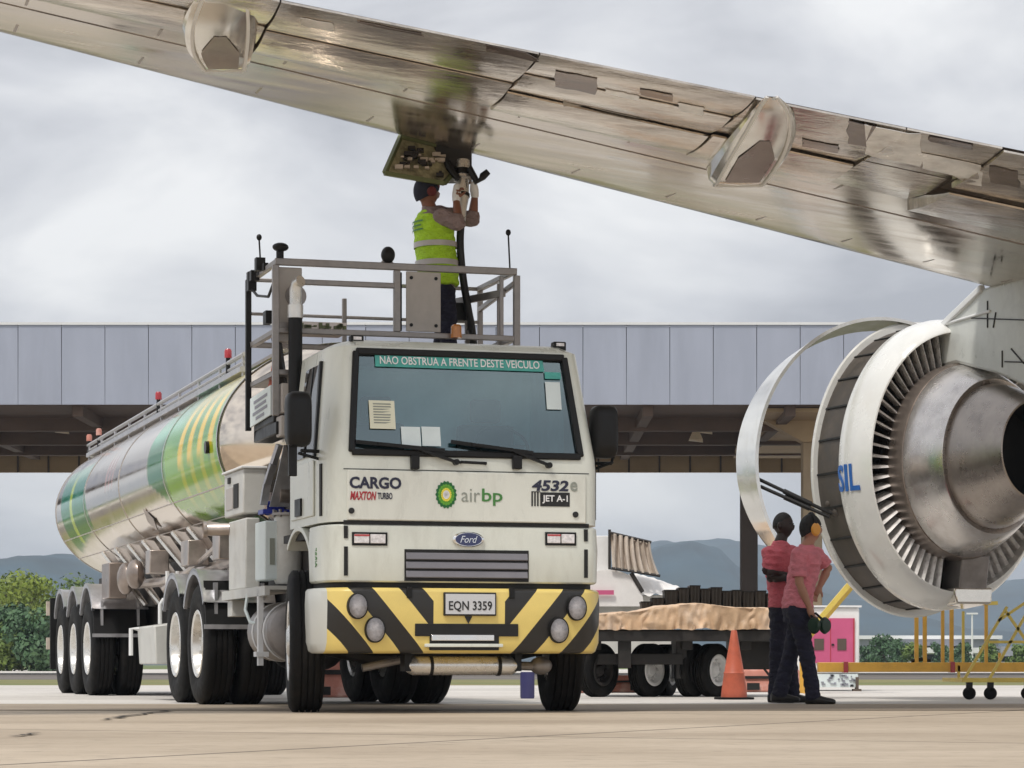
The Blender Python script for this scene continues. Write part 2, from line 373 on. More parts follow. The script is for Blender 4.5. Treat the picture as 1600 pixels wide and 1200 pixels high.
# ------------------------------------------------------------------ ground
def ground_mat(name, c1, c2, c3, joint=None, sc=0.6):
    m = bpy.data.materials.new(name); m.use_nodes = True; n = m.node_tree.nodes; l = m.node_tree.links; b = n['Principled BSDF']
    b.inputs['Roughness'].default_value = 0.75; b.inputs['Specular IOR Level'].default_value = 0.3
    c = n.new('ShaderNodeTexCoord')
    def noi(scale, det, stretch=(1, 1, 1), rough=0.6):
        q = n.new('ShaderNodeMapping'); q.inputs['Scale'].default_value = stretch; l.new(c.outputs['Object'], q.inputs[0])
        t = n.new('ShaderNodeTexNoise'); t.inputs['Scale'].default_value = scale; t.inputs['Detail'].default_value = det; t.inputs['Roughness'].default_value = rough
        l.new(q.outputs[0], t.inputs[0]); return t.outputs[0]
    def rng(s, a, bb, lo=0, hi=1):
        q = n.new('ShaderNodeMapRange'); q.inputs[1].default_value = a; q.inputs[2].default_value = bb; q.inputs[3].default_value = lo; q.inputs[4].default_value = hi; l.new(s, q.inputs[0]); return q.outputs[0]
    def mix(f, a, bb):
        q = n.new('ShaderNodeMixRGB'); l.new(f, q.inputs[0])
        for i, z in ((1, a), (2, bb)):
            if isinstance(z, tuple): q.inputs[i].default_value = (*z, 1)
            else: l.new(z, q.inputs[i])
        return q.outputs[0]
    col = mix(rng(noi(sc, 8), 0.35, 0.65), c1, c2)
    col = mix(rng(noi(sc * 0.35, 6, (0.35, 1.6, 1)), 0.45, 0.64, 0, 0.9), col, c3)
    col = mix(rng(noi(9, 5, (0.6, 1, 1), 0.75), 0.52, 0.72, 0, 0.6), col, tuple(k * 0.45 for k in c1))
    col = mix(rng(noi(2.2, 6, (0.25, 2.5, 1), 0.7), 0.60, 0.72, 0, 0.4), col, tuple(min(1, k * 1.35) for k in c2))
    if joint:
        q = n.new('ShaderNodeMapping'); q.inputs['Rotation'].default_value = (0, 0, R(joint[1])); l.new(c.outputs['Object'], q.inputs[0])
        br = n.new('ShaderNodeTexBrick'); br.offset = 0; br.inputs['Scale'].default_value = 1; br.inputs['Brick Width'].default_value = joint[0]; br.inputs['Row Height'].default_value = joint[0]
        br.inputs['Mortar Size'].default_value = 0.03; br.inputs['Mortar Smooth'].default_value = 0.3
        l.new(q.outputs[0], br.inputs[0])
        col = mix(rng(br.outputs['Fac'], 0, 1, 0, 0.75), col, (0.06, 0.05, 0.04))
    l.new(col, b.inputs['Base Color'])
    bp = n.new('ShaderNodeBump'); bp.inputs['Strength'].default_value = 0.35; bp.inputs['Distance'].default_value = 0.01
    l.new(noi(25, 4), bp.inputs['Height']); l.new(bp.outputs[0], b.inputs['Normal'])
    MATS[name] = m
ground_mat('apron_tan', (0.42, 0.345, 0.26), (0.53, 0.445, 0.345), (0.33, 0.265, 0.195), (6.0, 27), 0.5)
ground_mat('apron_pale', (0.60, 0.57, 0.53), (0.68, 0.65, 0.61), (0.50, 0.47, 0.43), (6.0, 27), 0.3)
ground_mat('grass_dry', (0.20, 0.19, 0.075), (0.15, 0.18, 0.06), (0.28, 0.24, 0.11), None, 0.4)
ground_mat('asphalt_far', (0.17, 0.15, 0.14), (0.21, 0.19, 0.17), (0.13, 0.12, 0.11), None, 0.2)
ground_mat('grass_green', (0.13, 0.17, 0.05), (0.10, 0.15, 0.04), (0.19, 0.2, 0.07), None, 0.05)
def sheet(name, m, x0, x1, y0, y1, z):
    b = MB(); b.add([(x0, y0, z), (x1, y0, z), (x1, y1, z), (x0, y1, z)], [(0, 1, 2, 3)]); struct(b, name, [m])
sheet('ground', 'grass_green', -4000, 4000, -300, 6000, -0.016)
sheet('concrete_apron', 'apron_tan', -150, 150, -60, 24.4, 0.0)
ground_mat('shadow_tan', (0.30, 0.245, 0.19), (0.38, 0.32, 0.25), (0.23, 0.185, 0.14), (6.0, 27), 0.4)  # apron tone darkened for the wing shadow
sheet('wing_shadow_strip', 'shadow_tan', -150, 150, 20.9, 23.7, 0.004)  # shadow of the wing painted as a darker strip of ground
sheet('pale_apron', 'apron_pale', -150, 150, 24.4, 46, 0.001)
sheet('dry_grass_strip', 'grass_dry', -300, 300, 46, 64, -0.004)
sheet('taxiway', 'asphalt_far', -400, 400, 64, 108, -0.006)
sheet('far_pavement', 'apron_pale', -500, 500, 112, 200, -0.010)

mat('crack_dark', (.05, .042, .035), .9)
mat('oil_stain', (.16, .13, .105), .45, var=.4, scale=2, dirt=(.3, .25, .2), dirt_amt=.9)
def crack(name, pts, w, m, wob=.04, seed=1):
    rnd = random.Random(seed); P = [Vector((at(x, y, 1).x * CAM_H * F_PX / (y - HOR), CAM_H * F_PX / (y - HOR), .0075)) for x, y in pts]; b = MB(); L_, R_ = [], []
    for a, c in zip(P, P[1:]):
        for k in range(10):
            p = a.lerp(c, k / 10) + Vector((rnd.uniform(-wob, wob), rnd.uniform(-wob, wob), 0)); d = (c - a).normalized(); q = Vector((-d.y, d.x, 0)) * (w * rnd.uniform(.3, 1)); L_.append(p + q); R_.append(p - q)
    n = len(L_); b.add(L_ + R_, [(i, i + 1, n + i + 1, n + i) for i in range(n - 1)]); struct(b, name, [m])
crack('apron_crack', [(20, 1152), (66, 1146)], .03, 'crack_dark', .03, 2)
crack('apron_crack', [(165, 1126), (210, 1118), (262, 1111)], .035, 'crack_dark', .05, 3)
crack('apron_crack', [(640, 1165), (900, 1156), (1180, 1150)], .010, 'crack_dark', .02, 4)
# ------------------------------------------------------------------ hills and the air in front of them
mat('hill_wood', (0.03, 0.062, 0.085), 0.95, var=0.5, scale=0.02, dirt=(0.06, 0.09, 0.09), dirt_amt=0.7)  # bluish wood tone, part of the haze is painted in
def hills(name, Y, pts, depth, seed, rough=1.0):
    """ridge through picture-measured crest points, a real slope that falls towards the camera"""
    P = [at(px, py, Y) for px, py in pts]
    def crest(X):
        for a, b in zip(P, P[1:]):
            if a.x <= X <= b.x:
                t = (X - a.x) / (b.x - a.x); t = t * t * (3 - 2 * t); return a.z + (b.z - a.z) * t
        return P[0].z if X < P[0].x else P[-1].z
    X0, X1 = P[0].x, P[-1].x
    def fn(u, v):
        X = X0 + (X1 - X0) * u; h = max(0, crest(X))
        s = math.sin(v * math.pi / 1.25) if v < 0.625 else math.cos((v - 0.625) * math.pi / 0.75)
        nz = mnoise.fractal(Vector((X * 0.006 + seed, v * 3.2, seed)), 0.9, 2.1, 6) * rough
        z = h * max(0, s) * (1 + 0.09 * nz) - 0.6
        return (X, Y - depth * (0.625 - v), z + 2.5 * nz * max(0, s))
    b = MB(); b.grid(fn, 160, 26); struct(b, name, ['hill_wood'], angle=80)
hills('left_hill', 1500, [(-900, 1000), (-300, 900), (-60, 866), (40, 858), (90, 855), (160, 866), (330, 905), (700, 985), (1000, 1030)], 420, 3.1)
hills('right_hill', 1650, [(780, 1030), (900, 960), (990, 885), (1030, 862), (1075, 857), (1110, 866), (1160, 897), (1215, 915), (1330, 940), (1500, 975), (1800, 1010)], 420, 8.4)
hills('far_ridge', 2500, [(500, 1000), (800, 905), (940, 862), (1020, 848), (1100, 853), (1200, 862), (1290, 880), (1360, 903), (1480, 915), (1600, 905), (1750, 900), (2100, 960)], 500, 5.7)
hb = MB(); hb.box(-3800, 3800, -250, 3300, -4.5, 136)
hz = bpy.data.materials.new('haze_air'); hz.use_nodes = True; n = hz.node_tree.nodes; n.clear()
ho = n.new('ShaderNodeOutputMaterial'); pv = n.new('ShaderNodeVolumePrincipled'); pv.inputs['Color'].default_value = (0.74, 0.86, 1.0, 1); pv.inputs['Density'].default_value = 0.00030
pv.inputs['Anisotropy'].default_value = 0.2
hz.node_tree.links.new(pv.outputs[0], ho.inputs['Volume']); MATS['haze_air'] = hz
part(hb, 'haze', ['haze_air'], kind='stuff')

# ------------------------------------------------------------------ terminal gallery on columns
def terminal():
    YF, YB = 90.0, 110.0
    cx = 0.0; x0, x1 = -34.0, 40.0
    zt, zb = 11.72, 9.06
    ang = R(-0.0)
    t = thing('terminal_building', 'long blue grey clad terminal gallery raised on columns behind the truck', 'terminal', (0, 100, 0))
    b = MB(); k = 0
    pw = 1.455; x = x0; random.seed(3)
    while x < x1:
        d = random.uniform(-0.008, 0.008)
        b.hexa([(x + .006, YF + d, zb), (x + pw - .006, YF + d + random.uniform(-.006, .006), zb), (x + pw - .012, YF + .1, zb), (x + .012, YF + .1, zb),
                (x + .012, YF + d, zt), (x + pw - .012, YF + d, zt), (x + pw - .012, YF + .1, zt), (x + .012, YF + .1, zt)]); x += pw
    part(b, 'facade', ['facade_blue'], t)
    b = MB(); b.box(x0, x1, YF + .1, YF + .3, zb + .05, zt - .05); b.box(x0, x1, YF + .3, YB, zt - .35, zt - .06)
    part(b, 'wall', ['jet_dark'], t)
    b = MB(); b.box(x0, x1, YF - .05, YF + .35, zt + .003, zt + .09); part(b, 'roof_edge', ['far_white'], t)
    b = MB(); b.box(x0, x1, YF + .3, YB, zb, zb + .2)
    for i in range(16): b.box(x0 + i * 4.8, x0 + i * 4.8 + .35, YF + .5, YB - .3, zb - .35, zb)
    for yy in (95, 101, 106): b.box(x0, x1, yy, yy + .4, zb - .45, zb)
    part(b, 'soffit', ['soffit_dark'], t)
    # far parapet with tan panels and posts
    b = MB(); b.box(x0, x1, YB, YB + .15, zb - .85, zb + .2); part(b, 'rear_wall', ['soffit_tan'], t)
    b = MB()
    xx = x0
    while xx < x1: b.box(xx, xx + .07, YB - .06, YB, zb - .85, zb); xx += 1.25
    b.box(x0, x1, YB - .09, YB - .06, zb - .12, zb)
    part(b, 'rail_posts', ['column_dark'], t)
    # pale canopy bay with its haunch at the right
    xr = (1165 - 800) * 92 / F_PX; xr2 = (1330 - 800) * 92 / F_PX
    b = MB(); b.slab([(xr, 91, zb - .03), (xr2 + 6, 91, zb - .03), (xr2 + 6, 108, zb - .3), (xr + .9, 108, zb - .3)], (0, 0, -.12)); part(b, 'canopy', ['soffit_tan'], t)
    xc = (1268 - 800) * 94 / F_PX
    b = MB(); b.prism([(xc - 1.7, zb - .2), (xc - .34, zb - .95), (xc + .34, zb - .95), (xc + 1.7, zb - .2)], 'y', 93.6, 94.4); part(b, 'column_head', ['soffit_tan'], t)
    b = MB(); b.box(xc - .34, xc + .34, 93.66, 94.34, 0, zb - .95); part(b, 'column', ['concrete_tan'], t, bevel=.04)
    xd = (1170 - 800) * 100 / F_PX
    b = MB(); b.box(xd - .31, xd + .31, 99.7, 100.3, 0, zb); part(b, 'column', ['column_dark'], t, 'dark brown column', bevel=.04)
    for sgx in (-26, 28):
        b = MB(); b.box(sgx - .31, sgx + .31, 99.7, 100.3, 0, zb); part(b, 'column', ['column_dark'], t, bevel=.04)
    # inclined strut lamps under the soffit
    for (pa, pb) in (((55, 640), (105, 672)), ((1085, 682), (1122, 650))):
        a = at(*pa, 97); c = at(*pb, 97)
        f = MB(); f.bar(a, c, .09, .14); o = part(f, 'light_strut', ['column_dark'], t)
        for q in (.05, .45, .85):
            p = a.lerp(c, q); f = MB(); f.hexa([(p.x - .24, p.y - .3, p.z - .16), (p.x + .24, p.y - .3, p.z - .16), (p.x + .26, p.y - .05, p.z - .26), (p.x - .26, p.y - .05, p.z - .2),
                                               (p.x - .12, p.y - .2, p.z + .14), (p.x + .12, p.y - .2, p.z + .14), (p.x + .14, p.y - .05, p.z + .08), (p.x - .14, p.y - .05, p.z + .08)])
            g = part(f, 'floodlight', ['lamp_white'], o)
terminal()

# ------------------------------------------------------------------ trees and far buildings
def tree(loc, h, w, leafm, label, group, seed, nleaf=2600, name='tree', leaf=0.16, trunk=0.3):
    rnd = random.Random(seed)
    t = thing(name, label, 'tree', loc, 0, (0, 0, 0), group)
    b = MB(); k = 5
    top = Vector((rnd.uniform(-.2, .2) * w, rnd.uniform(-.2, .2) * w, h * .7))
    b.tube([(0, 0, -.1), (.05 * w, 0, h * .2), (top.x * .6, top.y * .6, h * .45), top], [.035 * h, .03 * h, .02 * h, .008 * h], 7)
    cl = []
    nl = 15
    for i in range(nl):
        a = rnd.uniform(0, 6.283); rr = math.sqrt(rnd.random()) * w * .40; zz = h * rnd.uniform(trunk, .84)
        fall = 1 - .55 * max(0, (zz / h - .5) / .5)
        c = Vector((math.cos(a) * rr * fall, math.sin(a) * rr * fall, zz)); cl.append((c, rnd.uniform(.16, .30) * w * (.75 + .4 * fall)))
        s0 = Vector((top.x * .5, top.y * .5, h * rnd.uniform(.2, .45)))
        b.tube([s0, s0.lerp(c, .5) + Vector((0, 0, .04 * h)), c], [.014 * h, .009 * h, .004 * h], 5)
    part(b, 'trunk', ['bark'], t)
    b = MB(); vs = []; fs = []
    for i in range(nleaf):
        c, r = cl[rnd.randrange(nl)]
        d = Vector((rnd.gauss(0, 1), rnd.gauss(0, 1), rnd.gauss(0, 1))).normalized() * (r * rnd.uniform(.35, 1.08) ** .6)
        d.z *= .78; p = c + d
        nrm = (d.normalized() + Vector((rnd.uniform(-.8, .8), rnd.uniform(-.8, .8), rnd.uniform(-.3, .9)))).normalized()
        a1 = nrm.orthogonal().normalized(); a1.rotate(Matrix.Rotation(rnd.uniform(0, 6.28), 3, nrm)); a2 = nrm.cross(a1)
        s = leaf * rnd.uniform(.6, 1.5); o = len(vs)
        vs += [p - a1 * s, p + a2 * s * .55 + nrm * s * .15, p + a1 * s, p - a2 * s * .55 - nrm * s * .1]; fs.append((o, o + 1, o + 2, o + 3))
    b.add(vs, fs); part(b, 'crown', [leafm], t, weld=False, angle=180)
    return t
LT = [(-8, 170, 7.2, 6.4, 'leaf_bright', 'tall yellow green tree standing farthest left behind the tanker'), (30, 178, 7.4, 5.8, 'leaf_bright', 'broad bright green tree with rounded top left of the tanker'),
      (66, 184, 7.0, 5.6, 'leaf_bright', 'bright green tree topping the tree clump just left of the tanker'), (100, 180, 6.3, 5.2, 'leaf_mid', 'mid green tree partly hidden by the tanker mudguards'),
      (12, 150, 3.9, 4.2, 'leaf_dark', 'low dark green bush in front of the leftmost tree'), (48, 146, 3.3, 3.4, 'leaf_dark', 'low dark bush at the foot of the middle left tree'),
      (78, 148, 4.2, 3.8, 'leaf_mid', 'round mid green bush beside the tanker rear lamp'), (-25, 148, 3.4, 4.0, 'leaf_mid', 'mid green bush cut by the left picture edge'),
      ]
for i, (px, Y, h, w, lm, lb) in enumerate(LT):
    tree(((px - 800) * Y / F_PX, Y, -.02), h, w, lm, lb, 'trees beyond the grass at left', 100 + i, 3600 if h > 5 else 2400, 'bush' if h < 4.5 else 'tree', leaf=.15, trunk=.12)
RT = [(1352, 210, 1.9, 2.0, 'leaf_dark', 'small dark tree beside the white generator cabin'), (1381, 206, 2.8, 2.4, 'leaf_dark', 'darkest small tree right of the pink door'), (1408, 214, 2.6, 2.4, 'leaf_dark', 'rounded dark green tree left of the yellow posts'),
      (1428, 208, 2.1, 1.9, 'leaf_mid', 'small green tree behind the first yellow post'), (1470, 222, 2.4, 2.2, 'leaf_dark', 'dark tree between the paired yellow posts'), (1500, 216, 2.2, 2.0, 'leaf_dark', 'dark tree behind the yellow stand diagonal'),
      (1545, 222, 2.3, 2.2, 'leaf_mid', 'mid green tree left of the small white house'), (1596, 214, 2.0, 2.2, 'leaf_mid', 'green tree at the right edge beside the white house')]
for i, (px, Y, h, w, lm, lb) in enumerate(RT):
    tree(((px - 800) * Y / F_PX, Y, -.02), h, w, lm, lb, 'small trees beyond the taxiway at right', 300 + i, 1100, 'tree', leaf=.13, trunk=.1)
# pale low sheds and a house far behind
def shed(px0, px1, ytop, Y, label, roof='far_white', wallm='far_grey', hroof=.35):
    x0 = (px0 - 800) * Y / F_PX; x1 = (px1 - 800) * Y / F_PX; z = CAM_H + (HOR - ytop) * Y / F_PX
    t = thing('low_building', label, 'building', ((x0 + x1) / 2, Y, 0))
    b = MB(); b.box(x0, x1, Y, Y + 12, 0, z - hroof); part(b, 'wall', [wallm], t)
    b = MB(); b.box(x0 - .3, x1 + .3, Y - .5, Y + 12.5, z - hroof + .002, z); part(b, 'roof', [roof], t)
    k = max(3, int((x1 - x0) / 2.6))
    for i in range(k):
        xx = x0 + (x1 - x0) * (i + .5) / k; b = MB(); b.box(xx - .5, xx + .5, Y - .04, Y + .02, z * .3, z * .68); part(b, 'window', ['jet_dark'], t)
shed(1340, 1560, 993, 262, 'long low shed with white roof behind the yellow posts')
shed(1440, 1530, 1012, 250, 'pale wall of a low shed under the long white roof', 'far_white', 'far_white', .5)
shed(1568, 1592, 1010, 245, 'small white house with mauve roof near the right edge', 'far_grey', 'far_white', .9)
shed(1170, 1345, 1000, 280, 'pale low hangar behind the walking men', 'far_white', 'far_grey', .5)
p = at(1519, 960, 240)
lp = thing('light_pole', 'thin white light pole far behind the yellow stand', 'pole', (p.x, p.y, 0))
b = MB(); b.tube([(p.x, p.y, 0), (p.x, p.y, p.z)], [.11, .07], 8); part(b, 'pole', ['far_white'], lp)
b = MB(); b.box(p.x - .5, p.x + .5, p.y - .12, p.y + .12, p.z, p.z + .15); part(b, 'lamp_head', ['far_white'], lp)

# ------------------------------------------------------------------ airliner: wing, fairings, engine
class Frame:
    def __init__(s, ox, oy, deg): s.ox, s.oy, s.a = ox, oy, R(deg); s.c, s.s = math.cos(s.a), math.sin(s.a)
    def loc(s, p): x, y = p[0] - s.ox, p[1] - s.oy; return Vector((x * s.c + y * s.s, -x * s.s + y * s.c, p[2]))
    def pix(s, x, y, u=None, v=None):
        rx, rz = (x - 800) / F_PX, (HOR - y) / F_PX
        t = (u + s.ox * s.c + s.oy * s.s) / (rx * s.c + s.s) if u is not None else (v - s.ox * s.s + s.oy * s.c) / (-rx * s.s + s.c)
        return s.loc((rx * t, t, CAM_H + rz * t))
EF = Frame(4.40, 26.4, 15.5)
air = thing('airliner', 'airliner wing overhead with its tail fairings and opened white jet engine at right', 'airplane', (4.40, 26.4, 0), R(15.5), (0, 0, 0))
def wpart(mb, *a, **k):
    mb.v = [tuple(EF.loc(p)) for p in mb.v]; return part(mb, *a, **k)
LE0 = Vector((-.574, 21.9, 4.2 + CAM_H)); LED = Vector((5.06, 3.76, -.61)); AFT = Vector((.267, -.964, 0))
def chord(t): return 3.35 + 1.65 * t
def low(t, f, dz=0.0):
    "lower skin: span t, chord fraction f"
    c = chord(t); p = LE0 + LED * t + AFT * (c * f)
    p.z += -.02 * c * math.sin(math.pi * min(1, f)) * .6 + dz + (0.10 * (1 - f / .04) ** 2 * .6 if f < .04 else 0)
    return p
T0, T1, HF = -1.25, 1.9, .585
def wing():
    b = MB()
    fr = [0, .004, .012, .025, .05, .1, .18, .27, .36, .45, .53, HF - .006]
    def up(t, f): p = low(t, f); c = chord(t); p.z += c * .115 * (math.sqrt(max(0, f)) * 1.35 - .55 * f) * 1.0; return p
    rows = []
    nt_ = 40
    for i in range(nt_ + 1):
        t = T0 + (T1 - T0) * i / nt_
        lo = [low(t, f) for f in fr]; lo[0].z += .0
        le = LE0 + LED * t + AFT * (-.012 * chord(t)); le.z += .07
        u_ = [up(t, f) for f in (.02, .06, .15, .3, .45, HF - .006)]
        rows.append(lo[::-1] + [le] + [q + Vector((0, 0, .09)) for q in u_])
    k = len(rows[0]); vs = [p for r in rows for p in r]
    b.add(vs, [(i * k + j, (i + 1) * k + j, (i + 1) * k + (j + 1) % k, i * k + (j + 1) % k) for i in range(nt_) for j in range(k)] + [tuple(range(k)), tuple(nt_ * k + j for j in range(k))])
    w = wpart(b, 'wing', ['wing_metal'], air, angle=30)
    # access panel outlines and lap joints, shallow proud strips of the same metal
    b = MB()
    for t in [T0 + .16 * i for i in range(19)]:
        b.slab([low(t, .10, -.001), low(t + .0035, .10, -.001), low(t + .0035, .565, -.001), low(t, .565, -.001)], (0, 0, -.003))
    for f in (.44,):
        for i in range(30):
            ta, tb = T0 + .1 * i, T0 + .1 * (i + 1)
            b.slab([low(ta, f, -.001), low(tb, f, -.001), low(tb, f + .004, -.001), low(ta, f + .004, -.001)], (0, 0, -.0035))
    wpart(b, 'seam', ['core_brown'], w)
    # trailing edge flaps
    FL = []
    def flap(ta, tb, f0, f1, dz0, dz1, name, mt='flap_metal', th=.13):
        FL.append((ta, tb, f0, f1, dz0, dz1)); b = MB()
        def fn(u, v):
            t = ta + (tb - ta) * u; f = f0 + (f1 - f0) * v; p = low(t, f); p.z += dz0 + (dz1 - dz0) * v - .02 * math.sin(math.pi * v); return p
        n0 = len(b.v); b.grid(fn, 10, 5)
        def fu(u, v): p = Vector(fn(u, v)); p.z += th * (1 - v) + .015; return p
        b.grid(fu, 10, 5)
        # close the sides
        m = 11
        o2 = n0 + 66
        def idx(o, i, j): return o + j * m + i
        for i in range(10):
            b.f.append([idx(n0, i, 0), idx(n0, i + 1, 0), idx(o2, i + 1, 0), idx(o2, i, 0)]); b.m.append(0)
            b.f.append([idx(n0, i, 5), idx(n0, i + 1, 5), idx(o2, i + 1, 5), idx(o2, i, 5)]); b.m.append(0)
        for j in range(5):
            b.f.append([idx(n0, 0, j), idx(n0, 0, j + 1), idx(o2, 0, j + 1), idx(o2, 0, j)]); b.m.append(0)
            b.f.append([idx(n0, 10, j), idx(n0, 10, j + 1), idx(o2, 10, j + 1), idx(o2, 10, j)]); b.m.append(0)
        return wpart(b, name, [mt], w)
    # each bay: fore vane panel and main flap, small gaps, slightly different droop so each mirrors a different patch
    flap(-1.25, -.34, HF + .01, .80, -.02, -.01, 'aileron'); flap(-1.25, -.34, .806, 1.0, .0, .012, 'flap')
    flap(-.338, -.0245, HF + .01, .79, -.05, -.03, 'flap'); flap(-.338, -.0245, .797, 1.0, -.02, .01, 'flap')
    flap(-.0225, .2575, HF + .012, .74, -.07, -.05, 'flap'); flap(-.0225, .2575, .748, .87, -.03, -.02, 'flap'); flap(-.0225, .2575, .876, 1.0, -.01, .01, 'flap')
    flap(.2595, .466, HF + .012, .76, -.08, -.06, 'flap'); flap(.2595, .466, .768, 1.0, -.03, .0, 'flap')
    flap(.468, .6045, HF + .012, .80, -.03, -.05, 'flap'); flap(.468, .6045, .806, 1.0, -.05, .0, 'flap')
    flap(.6065, .955, HF + .012, .78, -.12, -.14, 'flap'); flap(.6065, .955, .79, 1.0, -.1, -.02, 'flap'); flap(.957, 1.9, HF + .012, 1.0, -.1, -.02, 'flap')
    b = MB()
    def rec(u, v): p = low(-1.25 + 3.15 * u, HF - .02 + .41 * v); p.z += .15 - .10 * v; return p
    b.grid(rec, 20, 2)
    wpart(b, 'flap_cove', ['core_brown'], w)
    # bright and dark plates that paint broken reflections onto the trailing edge panels
    def wing_tf(px, py):
        t, f = .2, .8
        def pr(t, f): p = low(t, f, -.03); return (800 + F_PX * p.x / p.y, HOR - F_PX * (p.z - CAM_H) / p.y)
        for _ in range(25):
            x0, y0 = pr(t, f); e_ = 1e-4; xa, ya = pr(t + e_, f); xb, yb = pr(t, f + e_)
            a, c, bb, d = (xa - x0) / e_, (ya - y0) / e_, (xb - x0) / e_, (yb - y0) / e_; det = a * d - bb * c
            dx, dy = px - x0, py - y0; t += (d * dx - bb * dy) / det; f += (a * dy - c * dx) / det
        return t, f
    def fdz(t, f):
        for (ta, tb, f0, f1, d0, d1) in FL:
            if ta <= t <= tb and f0 <= f <= f1: v = (f - f0) / (f1 - f0); return d0 + (d1 - d0) * v - .02 * math.sin(math.pi * v)
        return -.02
    rnd = random.Random(21)
    for (x0, y0, x1, y1, m, nm) in ((1352, 196, 1440, 246, 'reflection_bright', 'bright_reflection_plate'), (1325, 190, 1368, 226, 'reflection_dark', 'dark_reflection_plate'), (1440, 236, 1535, 268, 'reflection_bright', 'bright_reflection_plate'), (1545, 252, 1592, 276, 'reflection_dark', 'dark_reflection_plate'),
            (868, 112, 932, 140, 'reflection_dark', 'dark_reflection_plate'), (1000, 140, 1052, 155, 'reflection_dark', 'dark_reflection_plate'), (946, 142, 998, 152, 'reflection_bright', 'bright_reflection_plate'), (760, 78, 840, 92, 'reflection_dark', 'dark_reflection_plate'), (560, 40, 660, 52, 'reflection_dark', 'dark_reflection_plate'),
            (1255, 215, 1310, 232, 'reflection_dark', 'dark_reflection_plate'), (1060, 162, 1100, 176, 'reflection_bright', 'bright_reflection_plate'), (470, 30, 520, 44, 'reflection_bright', 'bright_reflection_plate'), (1452, 214, 1520, 230, 'reflection_dark', 'dark_reflection_plate'), (880, 160, 1010, 172, 'reflection_bright', 'bright_reflection_plate')):
        cor = [wing_tf(x0, y0), wing_tf(x1, y0 + (x1 - x0) * .2), wing_tf(x1, y1 + (x1 - x0) * .1), wing_tf(x0, y1 - (x1 - x0) * .1)]; pts = []
        for i in range(4):
            (ta, fa), (tb, fb) = cor[i], cor[(i + 1) % 4]
            for k in range(4): pts.append((ta + (tb - ta) * k / 4 + rnd.uniform(-.002, .002), fa + (fb - fa) * k / 4 + rnd.uniform(-.003, .003)))
        b = MB(); b.slab([low(t, f, fdz(t, f) - .004) for t, f in pts], (0, 0, -.003)); wpart(b, nm, [m], w)
    # flap track fairings, canoe shaped, widest at the forward end
    def fairing(secs):
        b = MB(); rows = []; fine = []
        for i in range(len(secs) - 1):
            p0, p1, p2, p3 = (secs[max(0, min(len(secs) - 1, i + k))] for k in (-1, 0, 1, 2))
            for k in range(6):
                t = k / 6; fine.append(tuple(.5 * (2 * b_ + (c_ - a_) * t + (2 * a_ - 5 * b_ + 4 * c_ - d_) * t * t + (3 * b_ - a_ - 3 * c_ + d_) * t ** 3) for a_, b_, c_, d_ in zip(p0, p1, p2, p3)))
        fine.append(secs[-1])
        for (Y, xc, hw, yb, zt) in fine:
            c = at(xc, yb, Y); h = hw * Y / F_PX; zt_ = zt
            zb = c.z
            rows.append([(c.x - h * .85, Y, zt_), (c.x - h, Y, zb + (zt_ - zb) * .45), (c.x - h * .93, Y, zb + (zt_ - zb) * .14), (c.x - h * .74, Y, zb), (c.x, Y, zb - .012), (c.x + h * .74, Y, zb), (c.x + h * .93, Y, zb + (zt_ - zb) * .14), (c.x + h, Y, zb + (zt_ - zb) * .45), (c.x + h * .85, Y, zt_)])
        k = 9; vs = [p for r in rows for p in r]
        b.add(vs, [(i * k + j, (i + 1) * k + j, (i + 1) * k + j + 1, i * k + j + 1) for i in range(len(rows) - 1) for j in range(k - 1)] + [tuple(range(k)), tuple((len(rows) - 1) * k + j for j in range(k))])
        o = wpart(b, 'flap_fairing', ['fairing_metal'], w, angle=24)
        # darker open bay in the belly near the forward end
        k0, k1 = len(rows) - 17, len(rows) - 8; b = MB(); L_, R_ = [], []
        for i in range(k0, k1 + 1):
            p, q = Vector(rows[i][3]), Vector(rows[i][5]); e_ = .14 + .25 * max(0, (k0 + 4 - i) / 4); L_.append(p.lerp(q, e_) + Vector((0, 0, -.014))); R_.append(p.lerp(q, 1 - e_) + Vector((0, 0, -.014)))
        n_ = len(L_); b.add(L_ + R_, [(i, i + 1, n_ + i + 1, n_ + i) for i in range(n_ - 1)]); wpart(b, 'belly_bay', ['core_brown'], o, angle=60)
        # pale rubbing strip round the flat belly
        b = MB()
        for sg in (3, 5):
            for i in range(len(rows) - 1):
                p, q = Vector(rows[i][sg]), Vector(rows[i + 1][sg]); b.bar(p + Vector((0, 0, -.006)), q + Vector((0, 0, -.006)), .022, .014)
        p, q = Vector(rows[-6][3]), Vector(rows[-6][5]); b.bar(p + Vector((0, 0, -.008)), q + Vector((0, 0, -.008)), .03, .016)
        wpart(b, 'edge_strip', ['far_white'], o)
        return o
    fairing([(18.95, 1206, 10, 150, 4.36), (19.35, 1207, 30, 172, 4.36), (19.8, 1200, 46, 205, 4.36), (20.3, 1182, 54, 245, 4.37), (20.85, 1156, 50, 287, 4.40), (21.15, 1150, 46, 284, 4.42)])
    fairing([(17.5, 362, 20, -50, 4.80), (17.9, 352, 44, -8, 4.80), (18.35, 345, 58, 40, 4.80), (18.8, 344, 56, 80, 4.80), (19.1, 350, 42, 108, 4.80), (19.35, 351, 38, 104, 4.80)])
    # refuelling door hanging open at the leading edge and the coupling bay
    b = MB(); q = [at(626, 214, 21.75), at(734, 240, 22.0), at(694, 287, 21.75), at(601, 271, 21.5)]
    b.slab(q, (.0, .03, .0)); d = wpart(b, 'refuel_door', ['primer_green'], w, 'open refuel door with grimy green inner face')
    b = MB()
    for i in range(4): b.bar(q[i] + Vector((0, -.012, 0)), q[(i + 1) % 4] + Vector((0, -.012, 0)), .03, .035)
